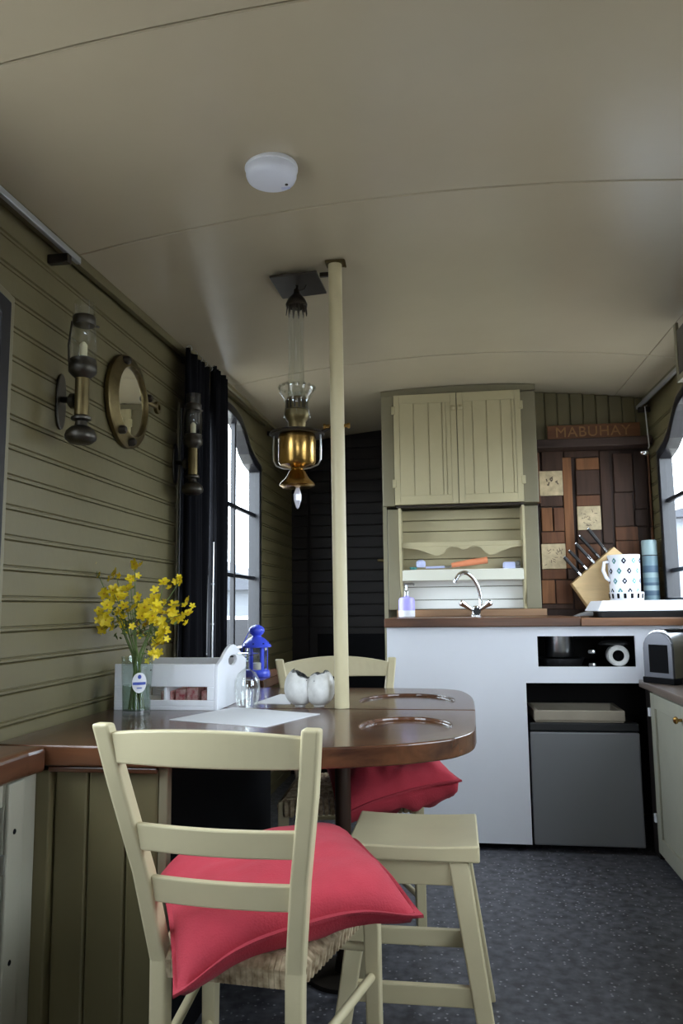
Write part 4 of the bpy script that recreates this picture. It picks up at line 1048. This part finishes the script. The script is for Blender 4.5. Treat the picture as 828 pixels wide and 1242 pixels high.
for s in (-1, 1):
    a = Vector((tx + s * .018, tyy - .01, ZW + .034)); b = Vector((tx + s * .072, tyy - .02, ZW + .072))
    h = G().tube([a, a.lerp(b, .4), b], [.009, .011, .018], 12).make('handle', 'chrome', tp, smooth=True)
    G().tube([b, b + (b - a).normalized() * .008], [.017, .010], 12).make('handle_cap', 'chrome', h, smooth=True)
# soap
sx, sy = -.243, 3.93
so = thing('soap_dispenser', 'lilac and white pump soap bottle at the left of the worktop', 'soap dispenser', (sx, sy, ZW))
G().lathe([(0, 0), (.036, 0), (.041, .004), (.0415, .035), (0, .036)], (sx, sy, ZW), 24).make('bottle_bottom', 'plastic_white', so, smooth=True)
G().lathe([(.0415, .035), (.041, .085), (.036, .098), (.014, .104), (.012, .112), (0, .112)], (sx, sy, ZW), 24).make('bottle_top', 'lilac_soap', so, smooth=True)
G().lathe([(.013, .110), (.014, .130), (.008, .134), (.005, .136), (.005, .165), (0, .166)], (sx, sy, ZW), 16).make('pump', 'steel', so, smooth=True)
G().tube([(sx - .012, sy, ZW + .168), (sx + .03, sy - .01, ZW + .170), (sx + .042, sy - .012, ZW + .163)], .006, 8).make('nozzle', 'steel', so, smooth=True)

# mosaic panel of wooden tiles
YM = 4.225
mo = thing('mosaic_panel', 'panel of mixed brown wooden tiles with three pale printed ones beside the cupboard', 'wall panel', (.75, YM, 1.02))
bx('backing', 'mosaic_e', mo, .452, XR - .014, YM, YB - .001, 1.013, 1.93, 0)
def Zp(zx, zy): return at(640 + zx * .2094, 500 + zy * .2094, 'y', YM - .008)
pieces = [(40, 75, 535, 1140, 'a'), (40, 75, 220, 530, 'b'), (78, 203, 225, 340, 'c'), (68, 203, 484, 545, 'c'), (78, 145, 553, 690, 'a'), (148, 212, 553, 690, 'b'), (78, 216, 694, 760, 'b'), (80, 225, 910, 968, 'b'), (80, 160, 972, 1110, 'a'), (163, 262, 972, 1110, 'b'),
          (80, 262, 1113, 1140, 'c'), (208, 272, 262, 905, 'a'), (206, 410, 225, 258, 'c'), (276, 412, 266, 332, 'a'), (276, 416, 336, 478, 'c'), (280, 420, 482, 543, 'b'), (285, 425, 684, 760, 'c'), (230, 330, 909, 968, 'c'), (290, 428, 764, 905, 'b'), (266, 430, 972, 1140, 'c'), (334, 432, 909, 968, 'c'),
          (424, 490, 225, 760, 'c'), (430, 505, 764, 1140, 'c'), (494, 608, 240, 462, 'c'), (500, 614, 466, 660, 'c'), (506, 640, 664, 742, 'b'), (510, 650, 746, 900, 'b'), (510, 650, 904, 1140, 'c'), (612, 694, 225, 560, 'e'), (618, 700, 564, 660, 'e'), (644, 720, 664, 1140, 'e'), (700, 755, 225, 660, 'b'), (725, 765, 664, 1140, 'b')]
for k, (xa, xb, ya, yb, c) in enumerate(pieces):
    p, q = Zp(xa, ya), Zp(xb, yb); q2 = Zp(xa, yb); x0, x1 = (p.x + q2.x) / 2, q.x + (p.x - q2.x) / 2 * .5
    x0 = max(x0, .455); x1 = min(x1, XR - .016); z1, z0 = min(p.z, 1.925), max(q.z, 1.016)
    if x1 - x0 < .01: continue
    bx('wood_tile', 'mosaic_' + c, mo, x0 + .0012, x1 - .0012, YM - .010 - .003 * (k % 3), YM, z0 + .0012, z1 - .0012, .003)
for k, (xa, xb, ya, yb) in enumerate(((66, 202, 343, 482), (286, 424, 546, 681), (80, 220, 764, 907))):
    p, q = Zp(xa, ya), Zp(xb, yb); x0 = max(.455, p.x - .004)
    tl = bx('printed_tile', 'tile_cream', mo, x0, q.x + .002, YM - .015, YM, q.z, p.z, .003); tl['label'] = 'pale cream tile with faded brown drawing'
    r2 = random.Random(k); cx_, cz_ = (x0 + q.x) / 2, (p.z + q.z) / 2
    for j in range(16 if k else 9):
        a, b = (r2.uniform(-.04, .045), r2.uniform(-.045, .035)) if k else (r2.uniform(-.02, .045), r2.uniform(-.045, .03)); d = Vector((r2.uniform(-1, 1), 0, r2.uniform(-.5, 1))).normalized() * r2.uniform(.006, .02)
        G().bar((cx_ + a, YM - .0155, cz_ + b), (cx_ + a + d.x, YM - .0155, cz_ + b + d.z), .0012, .003 if k else .006, (0, 0, 1)).make('drawing_stroke', 'tile_ink', tl)
# beam and name board
bm_ = thing('dark_beam_shelf', 'thick dark wooden beam shelf below the name board', 'shelf', (.75, 4.2, 1.89))
G().box(.442, 1.035, 4.10, 4.235, 1.895, 1.942).make('beam', 'dark_beam', bm_, bevel=.006)
G().box(.447, 1.03, 4.18, 4.235, 1.942, 1.951).make('beam_lip', 'dark_beam', bm_, bevel=.003)
sg = thing('name_board', 'reddish wooden name board lettered MABUHAY on the beam', 'sign', (.76, 4.2, 1.952))
p, q = at(663, 513, 'y', 4.19), at(777, 530, 'y', 4.19)
G().box(p.x, q.x, 4.192, 4.208, 1.952, 2.035).make('board', 'sign_wood', sg, bevel=.003)
tm = text_mesh('MABUHAY', .078, .0015); tm.materials.append(MATS['sign_letter'])
to = bpy.data.objects.new('lettering', tm); COL.objects.link(to); to.parent = sg
xs_ = [v.co.x for v in tm.vertices]; sc_ = (q.x - p.x) * .80 / (max(xs_) - min(xs_))
to.location = Vector((p.x + (q.x - p.x) * .49, 4.190, 1.993)) - Vector(sg.location); to.rotation_euler = (PI / 2, 0, 0); to.scale = (sc_, 1, 1)
to['label'] = 'carved orange capital letters'

# hob with white lid
hb_ = thing('gas_hob', 'hob with a closed white lid on a black base', 'hob', (.86, 3.8, 1.012))
g = G(); g.hexa([(.645, 3.60, 1.012), (1.04, 3.60, 1.012), (1.04, 3.93, 1.012), (.645, 3.93, 1.012), (.640, 3.595, 1.040), (1.04, 3.595, 1.040), (1.04, 3.935, 1.040), (.640, 3.935, 1.040)]); g.make('base', 'rubber', hb_, bevel=.003)
g = G(); g.hexa([(.628, 3.59, 1.041), (1.043, 3.59, 1.041), (1.043, 3.94, 1.041), (.628, 3.94, 1.041), (.655, 3.615, 1.088), (1.040, 3.615, 1.088), (1.040, 3.92, 1.088), (.655, 3.92, 1.088)]); g.make('lid', 'white_paint', hb_, bevel=.004)
gc = G().prism([(.548, 1.022), (.58, 1.035), (.62, 1.046), (.625, 1.036), (.62, 1.024)], 'y', 3.66, 3.80).make('cloth', 'fridge_grey', bevel=.004); tag(gc, 'flat grey folded cloth beside the hob', 'cloth')
gc.location.z = -.0045
# knife block
YK = 4.152
K = lambda x, y: at(x, y, 'y', YK)
kb = thing('knife_block', 'pale wooden slanted knife block full of knives', 'knife block', (.70, YK, 1.012))
pts = [K(692, 708), K(742, 664), K(753, 673), K(749, 735), K(716, 735)]
pl_ = [(v.x, max(v.z, 1.0125)) for v in pts]; pl_[3] = (pl_[3][0], 1.0125); pl_[4] = (pl_[4][0] + .012, 1.0125)
G().prism(pl_, 'y', YK - .045, YK + .045).make('block', 'beech', kb, bevel=.003)
bx('block_foot', 'fridge_grey', kb, pl_[4][0] + .002, pl_[4][0] + .075, YK - .047, YK + .047, 1.0122, 1.06, .003)
for k, (a, b, yo, w, fat) in enumerate((((683, 676), (703, 698), -.028, .016, 0), ((690, 668), (711, 690), .0, .017, 0), ((697, 660), (719, 683), -.026, .018, 1), ((703, 650), (727, 676), .012, .018, 0), ((712, 642), (734, 669), -.022, .017, 1))):
    A, B = K(*a), K(*b); A.y = B.y = YK + yo
    kn = thing('kitchen_knife', '%s black handled kitchen knife from the left in the wooden block' % ('first', 'second', 'third', 'fourth', 'fifth')[k], 'knife', tuple(B), group='knives in the block')
    G().bar(A, B, .016, .026, (0, 1, 0), .014, .020).make('handle', 'rubber', kn, bevel=.004)
    d = (B - A).normalized()
    G().bar(A - d * .004 + Vector((0, -.0085, 0)), B + Vector((0, -.0085, 0)), .004, .007 if not fat else .010, (0, 0, 1)).make('tang', 'chrome', kn)
    G().bar(B - d * .004, B + d * .03, .006, .010, (0, 1, 0)).make('blade', 'steel', kn)
# patterned jug on a stand
jx, jy = at(757, 700, 'y', 4.024).x, 4.024
js = thing('patterned_bowl', 'black and white striped dish under the diamond patterned jug', 'dish', (jx, jy, 1.012))
G().lathe([(0, 0), (.066, 0), (.073, .02), (.082, .10), (.083, .118), (.080, .118), (.074, .05), (0, .04)], (jx + .006, jy, 1.013), 32).make('bowl', 'plastic_white', js, smooth=True)
rb = lambda z: .073 + (z - 1.033) * .115
for k in range(16): cyl_patch('stripe', 'black_matte', js, (jx + .006, jy), rb, 2 * PI * k / 16 + .1, 1.112, .013, .024, .002, 'rect')
jr = thing('patterned_jug', 'white jug with dark green diamonds standing behind the hob', 'jug', (jx, jy, 1.054))
G().lathe([(0, 0), (.066, 0), (.070, .006), (.074, .10), (.077, .245), (.079, .262), (.075, .262), (.072, .10), (0, .01)], (jx, jy, 1.054), 32).make('body', 'plastic_white', jr, smooth=True)
rj = lambda z: .070 + (z - 1.054) * .03
for r_, z in enumerate((1.135, 1.185, 1.235, 1.285)):
    for k in range(10):
        a = 2 * PI * (k + .5 * (r_ % 2)) / 10 - .2
        dd = cyl_patch('diamond', 'teal' if (k + r_) % 2 else 'black_matte', jr, (jx, jy), rj, a, z, .024, .034, .0012, 'diamond')
        cyl_patch('diamond_centre', 'pale_blue', dd, (jx, jy), rj, a, z, .009, .013, .002, 'diamond')
G().tube([(jx - .070, jy - .01, 1.285), (jx - .098, jy - .02, 1.28), (jx - .105, jy - .02, 1.24), (jx - .092, jy - .02, 1.205), (jx - .073, jy - .01, 1.19)], .009, 10).make('handle', 'plastic_white', jr, smooth=True)
# thermos
hx, hy = at(788.5, 690, 'y', 4.08).x, 4.08
th = thing('thermos_flask', 'blue grey striped vacuum flask beside the window', 'flask', (hx, hy, 1.012))
bands = [(0, .10, 'mid'), (.10, .125, 'dark'), (.125, .15, 'light'), (.15, .165, 'dark'), (.165, .19, 'mid'), (.19, .215, 'light'), (.215, .25, 'dark'), (.25, .30, 'mid')]
for a, b, c in bands: G().lathe([(0, a), (.038, a), (.038, b), (0, b)], (hx, hy, 1.013), 28).make('body_band', 'thermos_' + c, th, smooth=True)
G().lathe([(0, .302), (.036, .302), (.037, .306), (.037, .372), (.034, .380), (0, .381)], (hx, hy, 1.013), 28).make('cup', 'thermos_light', th, smooth=True)
G().lathe([(0, .299), (.0385, .299), (.0385, .304), (0, .304)], (hx, hy, 1.013), 28).make('black_ring', 'rubber', th)
# ladle hung from the rail end
la = thing('hanging_ladle', 'small steel ladle hanging from the curtain rail end', 'ladle', (XR - .07, 4.16, 1.87))
p0, p1, p2 = at(782, 496, 'y', 4.08), at(787, 541, 'y', 4.08), at(781, 551, 'y', 4.08)
G().tube([p0, p1, p1 + Vector((-.005, 0, -.012))], .003, 8).make('rod', 'steel', la, smooth=True)
G().lathe([(.024, .012), (.022, .002), (.014, -.006), (0, -.009), ], p2, 18).make('ladle_bowl', 'chrome', la, smooth=True)
G().tube([p0, p0 + Vector((.0, 0, .012)), p0 + Vector((.012, 0, .02))], .003, 8).make('hook', 'steel', la)

# ================================================================ RIGHT SIDE
rc = thing('base_cupboard', 'pale sage panelled base cupboard under the toaster', 'cupboard', (.93, 2.7, 0))
bx('carcass', 'sage_paint', rc, .83, XR - .013, 1.5, 3.585, .02, .71, 0)
for ya, yb in ((2.965, 3.47), (2.44, 2.955), (1.9, 2.43)):
    d = bx('door', 'sage_paint', rc, .812, .83, ya, yb, .055, .700, .003)
    for a, b in ((ya, ya + .06), (yb - .06, yb)): bx('stile', 'sage_paint', d, .803, .812, a, b, .055, .700, .002)
    for a, b in ((.055, .12), (.64, .700)): bx('rail', 'sage_paint', d, .803, .812, ya + .06, yb - .06, a, b, .002)
    G().lathe([(.006, 0), (.006, -.012), (.013, -.018), (.014, -.024), (.008, -.03), (0, -.03)], (.803, ya + .045, .650), 16, 'x').make('knob', 'brass', d, smooth=True)
    for z in (.17, .60): bx('hinge', 'plastic_white', d, .795, .806, yb + .001, yb + .02, z, z + .035, .002)
bx('end_stile', 'dark_planks', rc, .812, .83, 3.49, 3.585, .02, .71, 0)
wt = bx('side_worktop', 'grey_top', None, .787, XR - .013, 1.5, 3.59, .711, .742, .004); tag(wt, 'grey brown wooden worktop under the toaster', 'worktop')
# toaster
a = math.radians(35); T0 = Vector((.868, 3.335, .7425))
to_ = thing('toaster', 'chrome toaster with a black end panel on the side worktop', 'toaster', tuple(T0), a)
Lk = dict(parent=to_, local=True)
def tprof(w, h, n=10):
    pts = [(0, .022), (w, .022)]
    for k in range(n + 1):
        t_ = PI * k / n; pts.append((w / 2 + w / 2 * math.cos(t_), h - .07 + .07 * math.sin(t_)))
    return pts
G().prism([(y, z) for y, z in tprof(.150, .222)], 'x', .012, .168).make('shell', 'steel', smooth=True, **Lk)
G().prism([(y, z) for y, z in tprof(.150, .214)], 'x', 0, .0125).make('end_cap', 'toaster_end', bevel=.004, **Lk)
G().box(-.002, .001, .022, .118, .045, .160).make('black_panel', 'black_matte', bevel=.002, **Lk)
G().box(-.004, .176, -.006, .156, 0, .026).make('base', 'black_matte', bevel=.005, **Lk)
G().prism([(y, z) for y, z in tprof(.150, .214)], 'x', .168, .176).make('end_cap', 'rubber', **Lk)
for y in (.045, .095): G().box(.03, .155, y - .012, y + .012, .214, .2225).make('bread_slot', 'black_matte', **Lk)
G().box(.09, .13, -.022, -.001, .115, .125).make('lever', 'rubber', bevel=.003, **Lk)
for x in (.04, .06): G().box(x, x + .008, -.010, -.004, .004, .022).make('button', 'chrome', **Lk)
G().lathe([(.014, -.004), (.012, -.016), (0, -.017)], (.10, -.001, .06), 16, 'y').make('dial', 'rubber', smooth=True, **Lk)
o = G().tube([(.832, 3.47, .750), (.812, 3.50, .765), (.802, 3.50, .785), (.812, 3.49, .80), (.835, 3.48, .79), (.85, 3.50, .76), (.83, 3.53, .748), (.812, 3.53, .748)], .005, 8).make('power_cable', 'rubber', smooth=True); tag(o, 'black cable looped beside the toaster', 'cable')
# overhead locker on the right, its near end toward the camera
lk = thing('overhead_locker', 'olive overhead locker with a black front at the right edge', 'locker', (.97, 2.2, 1.92))
for ya, yb in ((1.45, 2.0), (2.0, 2.55), (2.55, 3.05)):
    bx('locker_front', 'black_paint', lk, .876, .884, ya + .03, yb - .03, 1.945, zc(.88, ya) - .04, .002)
    bx('stile', 'unit_olive', lk, .874, .886, yb - .029, yb + (.029 if yb < 3 else 0), 1.92, zc(.88, ya) - .006, .002)
bx('bottom_rail', 'unit_olive', lk, .875, .886, 1.45, 3.021, 1.92, 1.944, .002)
G().prism([(.886, 1.92), (XR - .034, 1.92), (XR - .034, zc(XR, 1.45) - .045), (.886, zc(.886, 1.45) - .012)], 'y', 1.45, 3.045).make('carcass', 'unit_olive', lk, bevel=.002)
